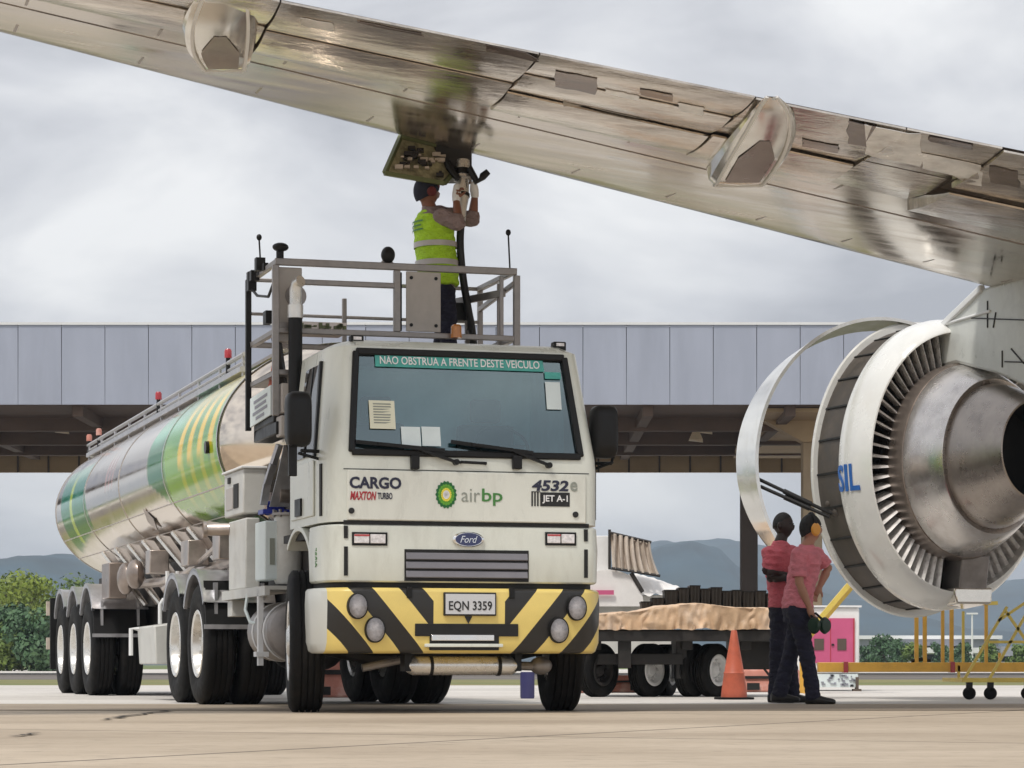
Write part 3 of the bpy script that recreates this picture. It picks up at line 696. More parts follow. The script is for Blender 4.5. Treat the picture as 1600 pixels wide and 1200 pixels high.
    wpart(b, 'door_frame', ['primer_olive'], d)
    rnd = random.Random(11)
    for i in range(34):
        b = MB()
        a, c = rnd.uniform(.15, .85), rnd.uniform(.2, .8)
        p = q[0].lerp(q[1], a).lerp(q[3].lerp(q[2], a), c) + Vector((0, -.03, 0)); s = rnd.uniform(.008, .024)
        b.box(p.x - s * 1.4, p.x + s * 1.4, p.y - .03, p.y + .03, p.z - s * .7, p.z + s * .7)
        b.m = [0] * len(b.m); wpart(b, 'latch_plate', ['canvas' if i % 2 else 'patch_black'], d)
    b = MB(); p = at(706, 246, 21.95); b.box(p.x - .14, p.x + .16, p.y - .1, p.y + .25, p.z - .17, p.z + .1)
    b.box(p.x - .26, p.x - .14, p.y - .03, p.y + .2, p.z - .06, p.z + .12)
    o = wpart(b, 'fuelling_panel', ['dark_frame'], w, bevel=.01)
    b = MB()
    for dx in (-.06, .06): b.cyl(p + Vector((dx, -.02, -.2)), p + Vector((dx, -.02, -.12)), .045, 14)
    wpart(b, 'fuel_port', ['grey_steel'], o)
wing()

def engine():
    S = 1.148; ZC = CAM_H + 316 * 26.4 / F_PX; HX = .73
    ax = (0, -1, 0)
    def lathe(prof, name, mats, pm=None, parent=air, **k):
        b = MB(); b.lathe([(a * S, r * S) for a, r in prof], (0, 0, ZC), ax, (0, 0, 1), 96, 1.0, HX, mats=pm); return part(b, name, mats, parent, **k)
    outer = [(-.50, 1.245), (-.46, 1.262), (-.34, 1.26), (-.2, 1.235), (-.08, 1.185), (0, 1.128), (.002, 1.112), (-.05, 1.105), (-.4, 1.10)]
    nac = lathe(outer, 'fan_cowl', ['nacelle_white'], angle=50)
    lathe([(-.40, 1.10), (-.40, .80)], 'fan_duct', ['jet_dark'], parent=nac)
    dk = lathe([(-.44, 1.215), (-.6, 1.225), (-.99, 1.245), (-1.0, 1.05), (-.44, 1.05)], 'cascade_section', ['cascade_dark'])
    for k in range(26):
        b = MB(); t = R(k * 360 / 26 + 4); c, s = math.cos(t), math.sin(t)
        for (a0, a1) in ((-.98, -.46),):
            p = Vector((HX * 1.24 * S * s, -a0 * S, ZC + 1.24 * S * c)); q = Vector((HX * 1.222 * S * s, -a1 * S, ZC + 1.222 * S * c)); b.bar(p, q, .02, .03, (s, 0, c))
        part(b, 'cascade_rib', ['gap_black'], dk)
    lathe([(-.985, 1.24), (-.985, 1.30), (-1.0, 1.315), (-1.03, 1.31), (-1.05, 1.25), (-1.05, 1.1)], 'front_lip', ['nacelle_white'], parent=dk)
    # outlet guide vanes between cowl and core
    b = MB(); nv = 66
    for k in range(nv):
        t = R(k * 360 / nv)
        if abs(math.degrees(math.atan2(math.sin(t - R(0)), math.cos(t)))) < 7 or abs(math.degrees(math.atan2(math.sin(t - R(180)), math.cos(t - R(180))))) < 6: continue
        def P(r, a, dt): return (HX * r * S * math.sin(t + dt), -a * S, ZC + r * S * math.cos(t + dt))
        i0, i1, w = .83, 1.104, R(.8)
        b.hexa([P(i0, -.10, -w), P(i0, -.13, w), P(i1, -.13, w), P(i1, -.10, -w), P(i0, -.30, w * 2.2), P(i0, -.30, w * 2.8), P(i1, -.30, w * 2.8), P(i1, -.30, w * 2.2)])
    part(b, 'guide_vanes', ['vane_white'], nac, angle=20)
    core = lathe([(-.42, .80), (-.15, .838), (0, .845), (.10, .838), (.145, .826), (.15, .815), (.158, .815), (.163, .824)], 'core_cowl', ['core_brown'], angle=25)
    lathe([(.163, .822), (.3, .79), (.48, .73), (.66, .66), (.675, .645), (.66, .60)], 'aft_cowl', ['core_grey'], parent=core, angle=40)
    lathe([(.655, .63), (.655, .56)], 'gap_ring', ['gap_black'], parent=core)
    nz = lathe([(.60, .60), (.70, .603), (.9, .565), (1.15, .485), (1.40, .402), (1.405, .388)], 'exhaust_nozzle', ['nozzle_dark'], angle=40)
    lathe([(1.405, .388), (1.2, .395), (.75, .40)], 'nozzle_liner', ['jet_dark'], parent=nz)
    lathe([(.75, .40), (.75, .0)], 'nozzle_throat', ['jet_dark'], parent=nz)
    # lower bifurcation and drain
    b = MB(); zb0 = ZC - 1.105 * S; zb1 = ZC - .80 * S
    b.hexa([(-.02, -.02, zb0), (.28, -.02, zb0), (.28, .4, zb0), (-.02, .4, zb0), (-.02, -.10, zb1), (.28, -.10, zb1), (.28, .4, zb1), (-.02, .4, zb1)])
    part(b, 'lower_fairing', ['grey_steel'], nac, bevel=.02)
    b = MB(); z0 = ZC - 1.16 * S; b.hexa([(-.06, -.05, z0 - .06), (.32, -.05, z0 - .06), (.30, .5, z0 - .10), (-.04, .5, z0 - .10), (-.08, -.03, z0 + .1), (.34, -.03, z0 + .1), (.34, .5, z0 + .1), (-.08, .5, z0 + .1)])
    part(b, 'latch_beam', ['fairing_metal'], nac, bevel=.02)
    # pylon: leading edge up to the wing and aft fairing over the core
    def pz(x, y, u): p = EF.pix(x, y, u=u); return (p.y, p.z)
    poly = [pz(1462, 520, -.1), pz(1535, 450, -.1), pz(1600, 430, -.1), (-3.2, pz(1600, 430, -.1)[1] + .1), (-3.2, pz(1600, 612, -.1)[1]), pz(1600, 604, -.1), pz(1556, 584, -.1), (-.12, ZC + .83 * S), (.30, ZC + .83 * S), (.55, ZC + 1.24 * S)]
    b = MB(); b.prism(poly, 'x', -.10, .30); py = part(b, 'pylon', ['pylon_grey'], air, bevel=.035)
    b = MB(); a_, c_ = poly[0], poly[1]
    b.bar((-.1, a_[0], a_[1]), (-.1, c_[0], c_[1]), .06, .07); b.bar((-.105, poly[9][0] - .12, ZC + 1.19 * S), (-.105, -.9, ZC + 1.19 * S), .03, .03)
    part(b, 'pylon_edge', ['far_white'], py, bevel=.012)
    b = MB()
    for (x0, y0, x1, y1) in ((1543, 470, 1543, 512), (1556, 488, 1552, 512), (1566, 548, 1566, 574), (1580, 545, 1600, 568), (1518, 497, 1600, 500), (1570, 565, 1600, 566)):
        p, q = EF.pix(x0, y0, u=-.104), EF.pix(x1, y1, u=-.104); b.bar(p, q, .012, .012)
    part(b, 'panel_line', ['dark_frame'], py)
    b = MB(); p = EF.pix(1522, 600, u=-.08); b.ell((p.x, p.y, p.z - .02), (.13, .30, .11), 14, 8); part(b, 'heat_shield', ['core_brown'], core)
    # letters on the cowl
    prof = [(a * S, r * S) for a, r in outer[:6]]
    def rad(a):
        for (a0, r0), (a1, r1) in zip(prof, prof[1:]):
            if a0 <= a <= a1: return r0 + (r1 - r0) * (a - a0) / (a1 - a0)
        return prof[-1][1]
    def place(x, z, out):
        r = rad(x) + out + .012; dz = z - ZC; return (-HX * math.sqrt(max(0, r * r - dz * dz)), -x, z)
    b = MB(); zt = CAM_H + (HOR - 748) * 26.6 / F_PX
    for ch, a0, wd_ in (('S', -.415, .075), ('I', -.315, .03), ('L', -.19, .09)):
        text_mb(b, ch, a0 * S, zt, wd_ * S * 1.5, .265, place, .02, depth=.006)
    part(b, 'lettering', ['text_blue'], nac)
    # opened cowl door: curved band hinged at the pylon, olive inside, held by two rods
    arc = [R(q) for q in range(-54, 118, 9)]
    aft = [(1375 - 195 * math.cos(q), 720 - 225 * math.sin(q)) for q in arc]
    fwd = [(1368 - 218 * math.cos(q), 722 - 210 * math.sin(q)) for q in arc]
    def res(pl, v, n=48):
        P_ = [EF.pix(x, y, v=v) for x, y in pl]; out = []
        def cr(i, t):
            p0, p1, p2, p3 = (P_[max(0, min(len(P_) - 1, i + k))] for k in (-1, 0, 1, 2))
            return .5 * (2 * p1 + (p2 - p0) * t + (2 * p0 - 5 * p1 + 4 * p2 - p3) * t * t + (3 * p1 - p0 - 3 * p2 + p3) * t ** 3)
        for k in range(n + 1):
            q = (len(P_) - 1) * k / n; i = min(len(P_) - 2, int(q)); out.append(cr(i, q - i))
        return out
    A_, B_ = res(aft, 1.10), res(fwd, 1.62)
    cen = Vector((-.35, 1.35, ZC))
    b = MB(); th = .035
    def inn(p): d = Vector((cen.x - p.x, 0, cen.z - p.z)).normalized() * th; return p + d
    m_ = len(A_); rows = [A_, B_, [inn(p) for p in B_], [inn(p) for p in A_]]
    vs = [p for r in rows for p in r]; o = len(b.v); b.v += [tuple(p) for p in vs]
    for r in range(4):
        r2 = (r + 1) % 4
        for i in range(m_ - 1):
            b.f.append([r * m_ + i, r * m_ + i + 1, r2 * m_ + i + 1, r2 * m_ + i]); b.m.append(1 if r == 2 else 0)
    for i in (0, m_ - 1): b.f.append([i, m_ + i, 2 * m_ + i, 3 * m_ + i]); b.m.append(0)
    cd_ = part(b, 'cowl_door', ['cowl_metal', 'primer_olive'], air, 'opened engine cowl door with olive inner face', angle=45)
    b = MB()
    for (p0, p1) in (((1184, 748), (1300, 803)), ((1188, 760), (1296, 808))):
        p = EF.pix(*p0, v=1.2); q = EF.pix(*p1, v=.85); b.tube([p, q], .018, 8)
        b.tube([p.lerp(q, .35), p.lerp(q, .72)], .026, 8)
    part(b, 'hold_open_rod', ['black_trim'], cd_)
    b = MB(); p = EF.pix(1312, 797, v=.9)
    for k in range(7):
        rnd = random.Random(k); b.ell((p.x + rnd.uniform(-.1, .08), p.y + rnd.uniform(-.1, .1), p.z + rnd.uniform(-.12, .12)), (.05, .06, .05), 8, 6)
    part(b, 'rod_bracket', ['cascade_dark'], dk)
engine()

# ------------------------------------------------------------------ tractor unit (local x: picture right, local y: backwards)
TF = Frame(-.323, 19.65, 16.5)
def tp(x, y, u=None, v=None): return TF.pix(x, y, u=u, v=v)
truck = thing('tractor_truck', 'white cab fuel truck tractor with black and yellow chevron bumper facing the camera', 'truck', (TF.ox, TF.oy, 0), TF.a)
def outline(W, wf, F, rv, D, xs=()):
    pts = [(-W, D), (-W, (D + F + rv) / 2)]
    for k in range(9):
        t = R(90 * k / 8); pts.append((-wf - (W - wf) * math.cos(t), F + rv - rv * math.sin(t)))
    for q in xs: pts.append((q, F))
    r = [(-a, b) for a, b in pts[::-1] if (a, b) not in [(q, F) for q in xs]]
    return pts + r
def loft(levels, xsf, mb, skip=None, caps=(True, True)):
    rows = []
    for (z, W, wf, F, rv, D) in levels: rows.append([(a, b, z) for a, b in outline(W, wf, F, rv, D, xsf(z))])
    k = len(rows[0]); vs = [p for r in rows for p in r]; fs = []
    for i in range(len(rows) - 1):
        for j in range(k):
            if skip and skip(i, j): continue
            fs.append((i * k + j, i * k + (j + 1) % k, (i + 1) * k + (j + 1) % k, (i + 1) * k + j))
    if caps[0]: fs.append(tuple(range(k)))
    if caps[1]: fs.append(tuple((len(rows) - 1) * k + j for j in range(k)))
    mb.add(vs, fs); return k
WZ0, WZ1 = 1.895, 2.645
def wsh(z): return .868 + (.795 - .868) * (z - WZ0) / (WZ1 - WZ0)
def wsv(z): return .2 * max(0, (z - 1.85)) / .83
def build_cab():
    lev = []
    for z in (1.39, 1.6, 1.80, WZ0, 2.1, 2.3, 2.5, WZ1, 2.685, 2.715, 2.735, 2.745):
        q = max(0, (z - 1.85) / .83)
        W = 1.055 - .095 * min(q, 1); wf = .915 - .09 * min(q, 1); F = wsv(z)
        if z > 2.69: k = (z - 2.685) / .06; W -= .02 + .10 * k ** 2; wf -= .02 + .10 * k ** 2; F += .02 + .10 * k ** 2
        lev.append((z, W, wf, F, .34, 1.28))
    xs = lambda z: (-wsh(min(max(z, WZ0), WZ1)), wsh(min(max(z, WZ0), WZ1)))
    b = MB(); idx = 12  # outline order: 2 side + 9 corner + first pane corner at 11, second at 12
    loft(lev, xs, b, skip=lambda i, j: j == 11 and 3 <= i <= 6)
    cab = part(b, 'cab', ['white_paint'], truck, bevel=.012, angle=28)
    # interior shell behind the windscreen, open to the front
    b = MB(); x, y0, y1, z0, z1 = .84, .33, 1.2, 1.62, 2.62
    v = [(-x, y0, z0), (x, y0, z0), (x, y1, z0), (-x, y1, z0), (-x, y0, z1), (x, y0, z1), (x, y1, z1), (-x, y1, z1)]
    b.add(v, [(0, 1, 2, 3), (4, 5, 6, 7), (0, 3, 7, 4), (1, 2, 6, 5), (2, 3, 7, 6)])
    part(b, 'cab_interior', ['cab_inner'], cab)
    b = MB(); b.hexa([(-.84, .10, 1.6), (.84, .10, 1.6), (.84, .5, 1.6), (-.84, .5, 1.6), (-.84, .12, 1.86), (.84, .12, 1.86), (.84, .5, 1.93), (-.84, .5, 1.93)])
    part(b, 'dashboard', ['black_trim'], cab, bevel=.02)
    for sx in (-.45, .42):
        b = MB(); b.box(sx - .22, sx + .22, .95, 1.08, 1.65, 2.2); b.box(sx - .12, sx + .12, .96, 1.05, 2.22, 2.40); part(b, 'seat', ['seat_fabric'], cab, bevel=.03)
    b = MB(); b.lathe([(0, .20), (.015, .215), (.03, .20), (.015, .185)], (.42, .55, 2.0), (0, -.75, .66), n=28, closed=True); b.tube([(.42, .55, 2.0), (.42, .4, 1.85)], .025, 8)
    b.bar((.24, .56, 2.01), (.60, .56, 2.01), .03, .02); part(b, 'steering_wheel', ['black_trim'], cab)
    # windscreen
    b = MB(); e_ = .004
    q = [(-wsh(WZ0), wsv(WZ0) + .012, WZ0), (wsh(WZ0), wsv(WZ0) + .012, WZ0), (wsh(WZ1), wsv(WZ1) + .012, WZ1), (-wsh(WZ1), wsv(WZ1) + .012, WZ1)]
    b.add(q, [(0, 1, 2, 3)]); ws = part(b, 'windscreen', ['windscreen_glass'], truck)
    b = MB(); c = [Vector(p) + Vector((0, -.018, 0)) for p in q]
    for i in range(4): b.bar(c[i], c[(i + 1) % 4], .05, .035, (0, 1, 0))
    part(b, 'gasket', ['black_trim'], ws, bevel=.01)
    b = MB(); zz0, zz1 = 2.535, 2.64
    b.slab([(-wsh(zz0), wsv(zz0) + .03, zz0), (wsh(zz0), wsv(zz0) + .03, zz0), (wsh(zz1), wsv(zz1) + .03, zz1), (-wsh(zz1), wsv(zz1) + .03, zz1)], (0, .005, 0)); part(b, 'shade_band', ['jet_dark'], ws)
    def wpl(x, z, out): return (x, wsv(z) - out, z)
    b = MB(); b.slab([wpl(-.655, 2.535, 0.001), wpl(.635, 2.535, 0.001), wpl(.625, 2.640, 0.001), wpl(-.655, 2.640, 0.001)], (0, -.002, 0)); o = part(b, 'banner', ['banner_teal'], ws)
    b = MB(); text_mb(b, 'N\u00c3O OBSTRUA A FRENTE DESTE VE\u00cdCULO', -.01, 2.592, 1.22, .075, lambda x, z, o_: wpl(x, z, .006 + max(0, o_) * .5), .012); part(b, 'lettering', ['text_white'], o)
    def sheet_(x0, y0, x1, y1, m, dv=.03):
        zc = tp((x0 + x1) / 2, (y0 + y1) / 2, v=.1).z; v_ = wsv(zc)
        p, r = tp(x0, y1, v=v_), tp(x1, y0, v=v_); b = MB()
        b.slab([(p.x, wsv(p.z) - .002, p.z), (r.x, wsv(p.z) - .002, p.z), (r.x, wsv(r.z) - .002, r.z), (p.x, wsv(r.z) - .002, r.z)], (0, -.0015, 0)); return b, p, r
    b, p, r = sheet_(577, 626, 617, 670, 0); o = part(b, 'paper_permit', ['paper_cream'], ws)
    b = MB(); rnd = random.Random(2)
    for k in range(8):
        z = r.z - .03 - k * (r.z - p.z - .05) / 8; b.slab([(p.x + .03, wsv(z) - .0045, z), (p.x + .03 + rnd.uniform(.06, .14), wsv(z) - .0045, z), (p.x + .16, wsv(z) - .0045, z + .009), (p.x + .03, wsv(z) - .0045, z + .009)], (0, -.0006, 0))
    part(b, 'ruled_lines', ['text_grey'], o)
    b, p, r = sheet_(627, 667, 657, 697, 0); part(b, 'paper_permit', ['paper_white'], ws)
    b, p, r = sheet_(659, 667, 688, 697, 0); part(b, 'paper_permit', ['paper_white'], ws)
    b, p, r = sheet_(853, 597, 876, 640, 0); part(b, 'paper_permit', ['paper_white'], ws)
    b, p, r = sheet_(851, 582, 876, 592, 0); part(b, 'paper_permit', ['banner_teal'], ws)
    # wipers and their brackets
    for (piv, tip, b0, b1) in (((713, 722), (640, 697), (556, 690), (694, 704)), ((858, 727), (785, 698), (705, 690), (832, 708))):
        b = MB(); P = tp(*piv, v=-.03); Q = tp(*tip, v=-.02); A = tp(*b0, v=-.0); B = tp(*b1, v=-.0)
        A.y = wsv(A.z) - .03; B.y = wsv(B.z) - .03; Q.y = wsv(Q.z) - .05
        b.bar(A, B, .02, .026); b.bar(A.lerp(B, .25) + Vector((0, -.015, 0)), Q.lerp(P, .25) + Vector((0, -.015, .005)), .022, .02); b.bar(Q.lerp(P, .2), P, .028, .02)
        b.tube([P + Vector((0, .05, 0)), P + Vector((0, -.02, 0))], .022, 10); part(b, 'wiper', ['black_trim'], ws)
    for (x0, x1) in ((642, 655), (801, 815)):
        p, r = tp(x0, 733, v=-.02), tp(x1, 712, v=-.02); b = MB(); b.box(p.x, r.x, -.04, .02, p.z, r.z); part(b, 'hinge_bracket', ['black_trim'], cab, bevel=.006)
    b = MB(); A, B = tp(721, 722, v=-.03), tp(760, 724, v=-.03); b.tube([A + Vector((0, .04, 0)), A, B, B + Vector((0, .04, 0))], .011, 8); part(b, 'grab_handle', ['black_trim'], cab)
    # side door with window (picture-left side shows)
    for sg in (-1, 1):
        def X(z, o=0): return sg * (1.055 - .095 * min(1, max(0, (z - 1.85) / .83)) + o)
        b = MB(); b.slab([(X(1.45, .002), .40, 1.45), (X(1.45, .002), 1.20, 1.45), (X(1.86, .002), 1.20, 1.86), (X(1.86, .002), .40, 1.86)], (sg * .012, 0, 0))
        d = part(b, 'door', ['white_paint'], cab, bevel=.006)
        b = MB(); b.slab([(X(1.90, .002), .40, 1.90), (X(1.90, .002), 1.08, 1.90), (X(2.58, .002), 1.02, 2.58), (X(2.58, .002), .55, 2.58)], (sg * .012, 0, 0)); part(b, 'side_window', ['dark_glass'], d)
        b = MB(); b.slab([(X(1.88, .003), .36, 1.88), (X(1.88, .003), .40, 1.88), (X(2.6, .003), .55, 2.6), (X(2.6, .003), .50, 2.6)], (sg * .018, 0, 0)); b.slab([(X(1.88, .003), .72, 1.90), (X(1.88, .003), .75, 1.90), (X(2.6, .003), .78, 2.58), (X(2.6, .003), .75, 2.58)], (sg * .018, 0, 0))
        part(b, 'window_frame', ['black_trim'], d)
        b = MB(); b.box(min(X(1.6, .014), X(1.6, .03)), max(X(1.6, .014), X(1.6, .03)), .78, .98, 1.47, 1.60); part(b, 'door_handle', ['black_trim'], d)
        b = MB(); q0 = sg * 1.035; b.box(min(q0, q0 + sg * .018), max(q0, q0 + sg * .018), .20, .26, 1.44, 1.82); part(b, 'air_slot', ['gap_black'], cab)
    # roof marker lamps
    for (x_, y_) in ((556, 529), (872, 539)):
        p = tp(x_, y_, v=.35); b = MB(); b.box(p.x - .05, p.x + .05, .30, .38, 2.70, p.z + .02); o = part(b, 'roof_light', ['black_trim'], cab, bevel=.01)
        b = MB(); b.box(p.x - .03, p.x + .03, .292, .30, p.z - .015, p.z + .008); part(b, 'lens', ['lens_white'], o)
    # front hatch with the badges
    b = MB(); outl = [(-.905, 1.402), (.905, 1.402), (.905, 1.765), (-.905, 1.765)]
    b.prism(outl, 'y', -.016, .01); fp = part(b, 'front_panel', ['panel_white'], truck, bevel=.008)
    b = MB(); b.box(-.93, .93, -.004, .02, 1.372, 1.400); b.box(-.93, .93, -.003, .02, 1.768, 1.774); part(b, 'panel_gap', ['gap_black'], fp)
    def fpl(x, z, out): return (x, -.017 - max(out, 0) * .8, z)
    def rect(x0, y0, x1, y1): p, r = tp(x0, y1, v=-.016), tp(x1, y0, v=-.016); return (p.x + r.x) / 2, (p.z + r.z) / 2, abs(r.x - p.x), abs(r.z - p.z)
    def word(body, box, m, bold=.0, shear=0, parent=fp, pl=fpl):
        b = MB(); text_mb(b, body, *rect(*box), pl, bold, shear); return part(b, 'lettering', [m], parent)
    word('CARGO', (546, 746, 627, 763), 'text_navy', .035); word('MAXTON', (547, 768, 588, 781), 'text_red', .03, .25); word('TURBO', (590, 770, 613, 780), 'text_navy', .02)
    word('4532', (831, 751, 888, 767), 'text_navy', .035, .15); word('e', (891, 753, 902, 768), 'text_grey', .02)
    word('air', (721, 764, 750, 784), 'text_grey', -.005); word('bp', (753, 764, 785, 790), 'text_green', .012)
    cx_, cz_, w_, h_ = rect(844, 770, 890, 791); b = MB(); b.slab([fpl(cx_ - w_ / 2, cz_ - h_ / 2, 0), fpl(cx_ + w_ / 2, cz_ - h_ / 2, 0), fpl(cx_ + w_ / 2, cz_ + h_ / 2, 0), fpl(cx_ - w_ / 2, cz_ + h_ / 2, 0)], (0, -.003, 0))
    for k in range(3): x_ = cx_ - w_ / 2 - .068 + k * .022; b.box(x_, x_ + .011, -.020, -.016, cz_ - h_ / 2, cz_ + h_ / 2)
    b.box(cx_ - w_ / 2 - .068, cx_ - w_ / 2, -.020, -.016, cz_ + h_ / 2, cz_ + h_ / 2 + .006)
    o = part(b, 'fuel_grade_plate', ['text_black'], fp)
    b = MB(); text_mb(b, 'JET A-1', cx_, cz_, w_ * .86, h_ * .6, lambda x, z, o_: (x, -.0205 - max(0, o_) * .5, z), .02); part(b, 'lettering', ['text_white'], o)
    # sunburst flower emblem
    hx, hz_ = rect(680, 753, 714, 793)[:2]; b = MB()
    for lvl, (r0, n_, m_, rin) in enumerate(((1.0, 18, 0, .6), (.78, 18, 1, .42), (.50, 18, 2, .28), (.32, 18, 3, .05))):
        b.cur = m_
        for k in range(n_):
            a = 2 * math.pi * (k + .5 * (lvl % 2)) / n_; ca, sa = math.cos(a), math.sin(a)
            def P(r, t): return (hx + .082 * (r * ca - t * sa), -.018 - .0012 * lvl, hz_ + .103 * (r * sa + t * ca))
            w2 = .19 * r0; b.slab([P(rin * .4, -.02), P(r0 * .72, -w2), P(r0 * .9, -w2 * .7), P(r0, 0), P(r0 * .9, w2 * .7), P(r0 * .72, w2), P(rin * .4, .02)], (0, -.001, 0))
    part(b, 'flower_emblem', ['leaf_dkgreen', 'leaf_green', 'leaf_yellow', 'text_white'], fp, weld=False)
    for (x_, y_) in ((549, 798), (899, 804)):
        p = tp(x_, y_, v=-.016); b = MB(); b.cyl((p.x, -.026, p.z), (p.x, -.014, p.z), .022, 14); part(b, 'panel_lock', ['text_black'], fp)
    # lower body with grille
    b = MB(); loft([(.955, 1.05, .915, .0, .34, .56), (.97, 1.062, .92, -.006, .34, .56), (1.20, 1.07, .925, -.008, .34, .56), (1.372, 1.06, .92, 0, .34, .56)], lambda z: (), b)
    lb = part(b, 'lower_body', ['white_paint'], truck, bevel=.012, angle=28)
    b = MB(); loft([(.905, 1.02, .90, .03, .34, .56), (.954, 1.02, .90, .03, .34, .56)], lambda z: (), b); part(b, 'body_gap', ['gap_black'], lb)
    p, r = tp(632, 905, v=-.01), tp(826, 863, v=-.01); gx0, gx1, gz0, gz1 = p.x, r.x, .965, r.z
    b = MB(); b.box(gx0, gx1, -.012, .03, gz0, gz1 + .012); g = part(b, 'grille', ['gap_black'], lb)
    b = MB(); hgt = (gz1 - gz0)
    for k in range(3):
        z1 = gz1 - .012 - k * hgt * .30; b.hexa([(gx0 + .01, -.030, z1 - hgt * .22), (gx1 - .01, -.030, z1 - hgt * .22), (gx1 - .01, -.011, z1 - hgt * .24), (gx0 + .01, -.011, z1 - hgt * .24), (gx0 + .01, -.018, z1), (gx1 - .01, -.018, z1), (gx1 - .01, -.011, z1), (gx0 + .01, -.011, z1)])
    part(b, 'grille_slats', ['grille_grey'], g, bevel=.004)
    for (x0, x1) in ((550, 605), (852, 900)):
        p, r = tp(x0, 852, v=-.01), tp(x1, 832, v=-.01); b = MB(); b.box(p.x, r.x, -.016, .01, p.z, r.z); o = part(b, 'marker_light', ['black_trim'], lb)
        b = MB(); mid = (p.x + r.x) / 2
        b.box(p.x + .014, mid - .004, -.022, -.012, p.z + .016, r.z - .014); b.box(mid + .004, r.x - .014, -.022, -.012, p.z + .016, r.z - .014); part(b, 'lens', ['lens_white'], o, bevel=.004)
        b = MB(); b.box(p.x + .014, mid - .004, -.0235, -.0225, r.z - .03, r.z - .016); part(b, 'reflector', ['lens_red'], o)
    for x_ in (-.915, .905):
        b = MB()
        b.box(x_ - .014, x_ + .014, -.013, .02, 1.27, 1.36); b.box(x_ - .014, x_ + .014, -.013, .02, 1.0, 1.21); part(b, 'air_slot', ['gap_black'], lb)
    px_ = tp(731, 843, v=-.01); b = MB()
    b.lathe([(0, 1), (.02, 1), (.028, .9), (.028, 0)], (px_.x, -.005, px_.z), (0, -1, 0), n=36, su=.056, sw=.118); o = part(b, 'maker_emblem', ['chrome'], lb)
    # the lathe radius is unitless here: su/sw carry the size
    b = MB(); b.lathe([(.024, .86), (.033, .84), (.033, 0)], (px_.x, -.005, px_.z), (0, -1, 0), n=36, su=.056, sw=.118); part(b, 'oval', ['ford_blue'], o)
    b = MB(); text_mb(b, 'Ford', px_.x, px_.z, .13, .05, lambda x, z, out: (x, -.039 - max(0, out) * .4, z), .0, .35); part(b, 'lettering', ['chrome'], o)
    b = MB(); text_mb(b, 'AIRBP', 0, 0, .14, .05, lambda x, z, out: (-1.066 - max(0, out), .30 - z, 1.14 + x), .0); part(b, 'lettering', ['text_green'], lb)
    # wheel arch lip and black inner arch
    for sg in (-1, 1):
        b = MB(); b.lathe([(-.18, .565), (.06, .565), (.06, .60), (-.15, .615), (-.18, .60)], (sg * 1.0, 1.0, .80), (-sg * -1, 0, 0), n=22, a0=-62, a1=40, closed=True)
        b2 = MB()
        b2.add([], [])
        part(b, 'wheel_arch', ['white_paint'], truck, bevel=.006)
        b = MB(); b.box(min(sg * .55, sg * 1.02), max(sg * .55, sg * 1.02), .565, .60, .6, 1.36); b.box(min(sg * .55, sg * 1.02), max(sg * .55, sg * 1.02), .6, 1.7, 1.30, 1.36); part(b, 'arch_liner', ['gap_black'], truck)
    # mirrors
    for sg, (x0, y0, x1, y1) in ((-1, (448, 612, 487, 697)), (1, (926, 634, 965, 715))):
        p, r = tp(x0, y1, v=.15), tp(x1, y0, v=.15); b = MB()
        cxm, czm, hw, hh = (p.x + r.x) / 2, (p.z + r.z) / 2, (r.x - p.x) / 2, (r.z - p.z) / 2
        def ol(s_, y): return [(cxm + s_ * hw * (abs(math.cos(t)) ** .45) * (1 if math.cos(t) > 0 else -1), y, czm + s_ * hh * (abs(math.sin(t)) ** .35) * (1 if math.sin(t) > 0 else -1)) for t in [2 * math.pi * (k + .5) / 28 for k in range(28)]]
        rows = [ol(.55, .08), ol(.86, .095), ol(1.0, .14), ol(1.0, .235), ol(.93, .25)]
        vs = [q for rr in rows for q in rr]; b.add(vs, [(i * 28 + j, i * 28 + (j + 1) % 28, (i + 1) * 28 + (j + 1) % 28, (i + 1) * 28 + j) for i in range(4) for j in range(28)] + [tuple(range(28)), tuple(4 * 28 + j for j in range(28))])
        mo = part(b, 'mirror', ['black_trim'], truck, angle=50)
        b = MB(); b.slab([(cxm - hw * .85, .252, czm - hh * .88), (cxm + hw * .85, .252, czm - hh * .88), (cxm + hw * .85, .252, czm + hh * .88), (cxm - hw * .85, .252, czm + hh * .88)], (0, .003, 0)); part(b, 'mirror_glass', ['chrome'], mo)
        b = MB()
        if sg < 0:
            a1, a2, a3, c1, c2 = tp(457, 700, v=.2), tp(457, 744, v=.2), tp(470, 704, v=.25), tp(516, 706, v=.33), tp(516, 722, v=.33)
            b.bar(a1 + Vector((0, 0, .1)), a2, .06, .045); b.tube([a3, c1], .014, 8); b.tube([tp(466, 708, v=.25), c2], .012, 8); q = tp(516, 712, v=.33); b.box(q.x - .035, q.x + .06, .28, .38, q.z - .09, q.z + .07)
        else:
            c1, c2 = tp(922, 724, v=.33), tp(958, 714, v=.2); b.tube([c1, tp(955, 724, v=.25), c2], .014, 8); b.tube([tp(920, 736, v=.33), tp(958, 722, v=.2)], .012, 8); q = tp(922, 725, v=.33); b.box(q.x - .05, q.x + .03, .28, .38, q.z - .07, q.z + .06)
        part(b, 'mirror_arm', ['black_trim'], mo, bevel=.004)
    return cab
build_cab()

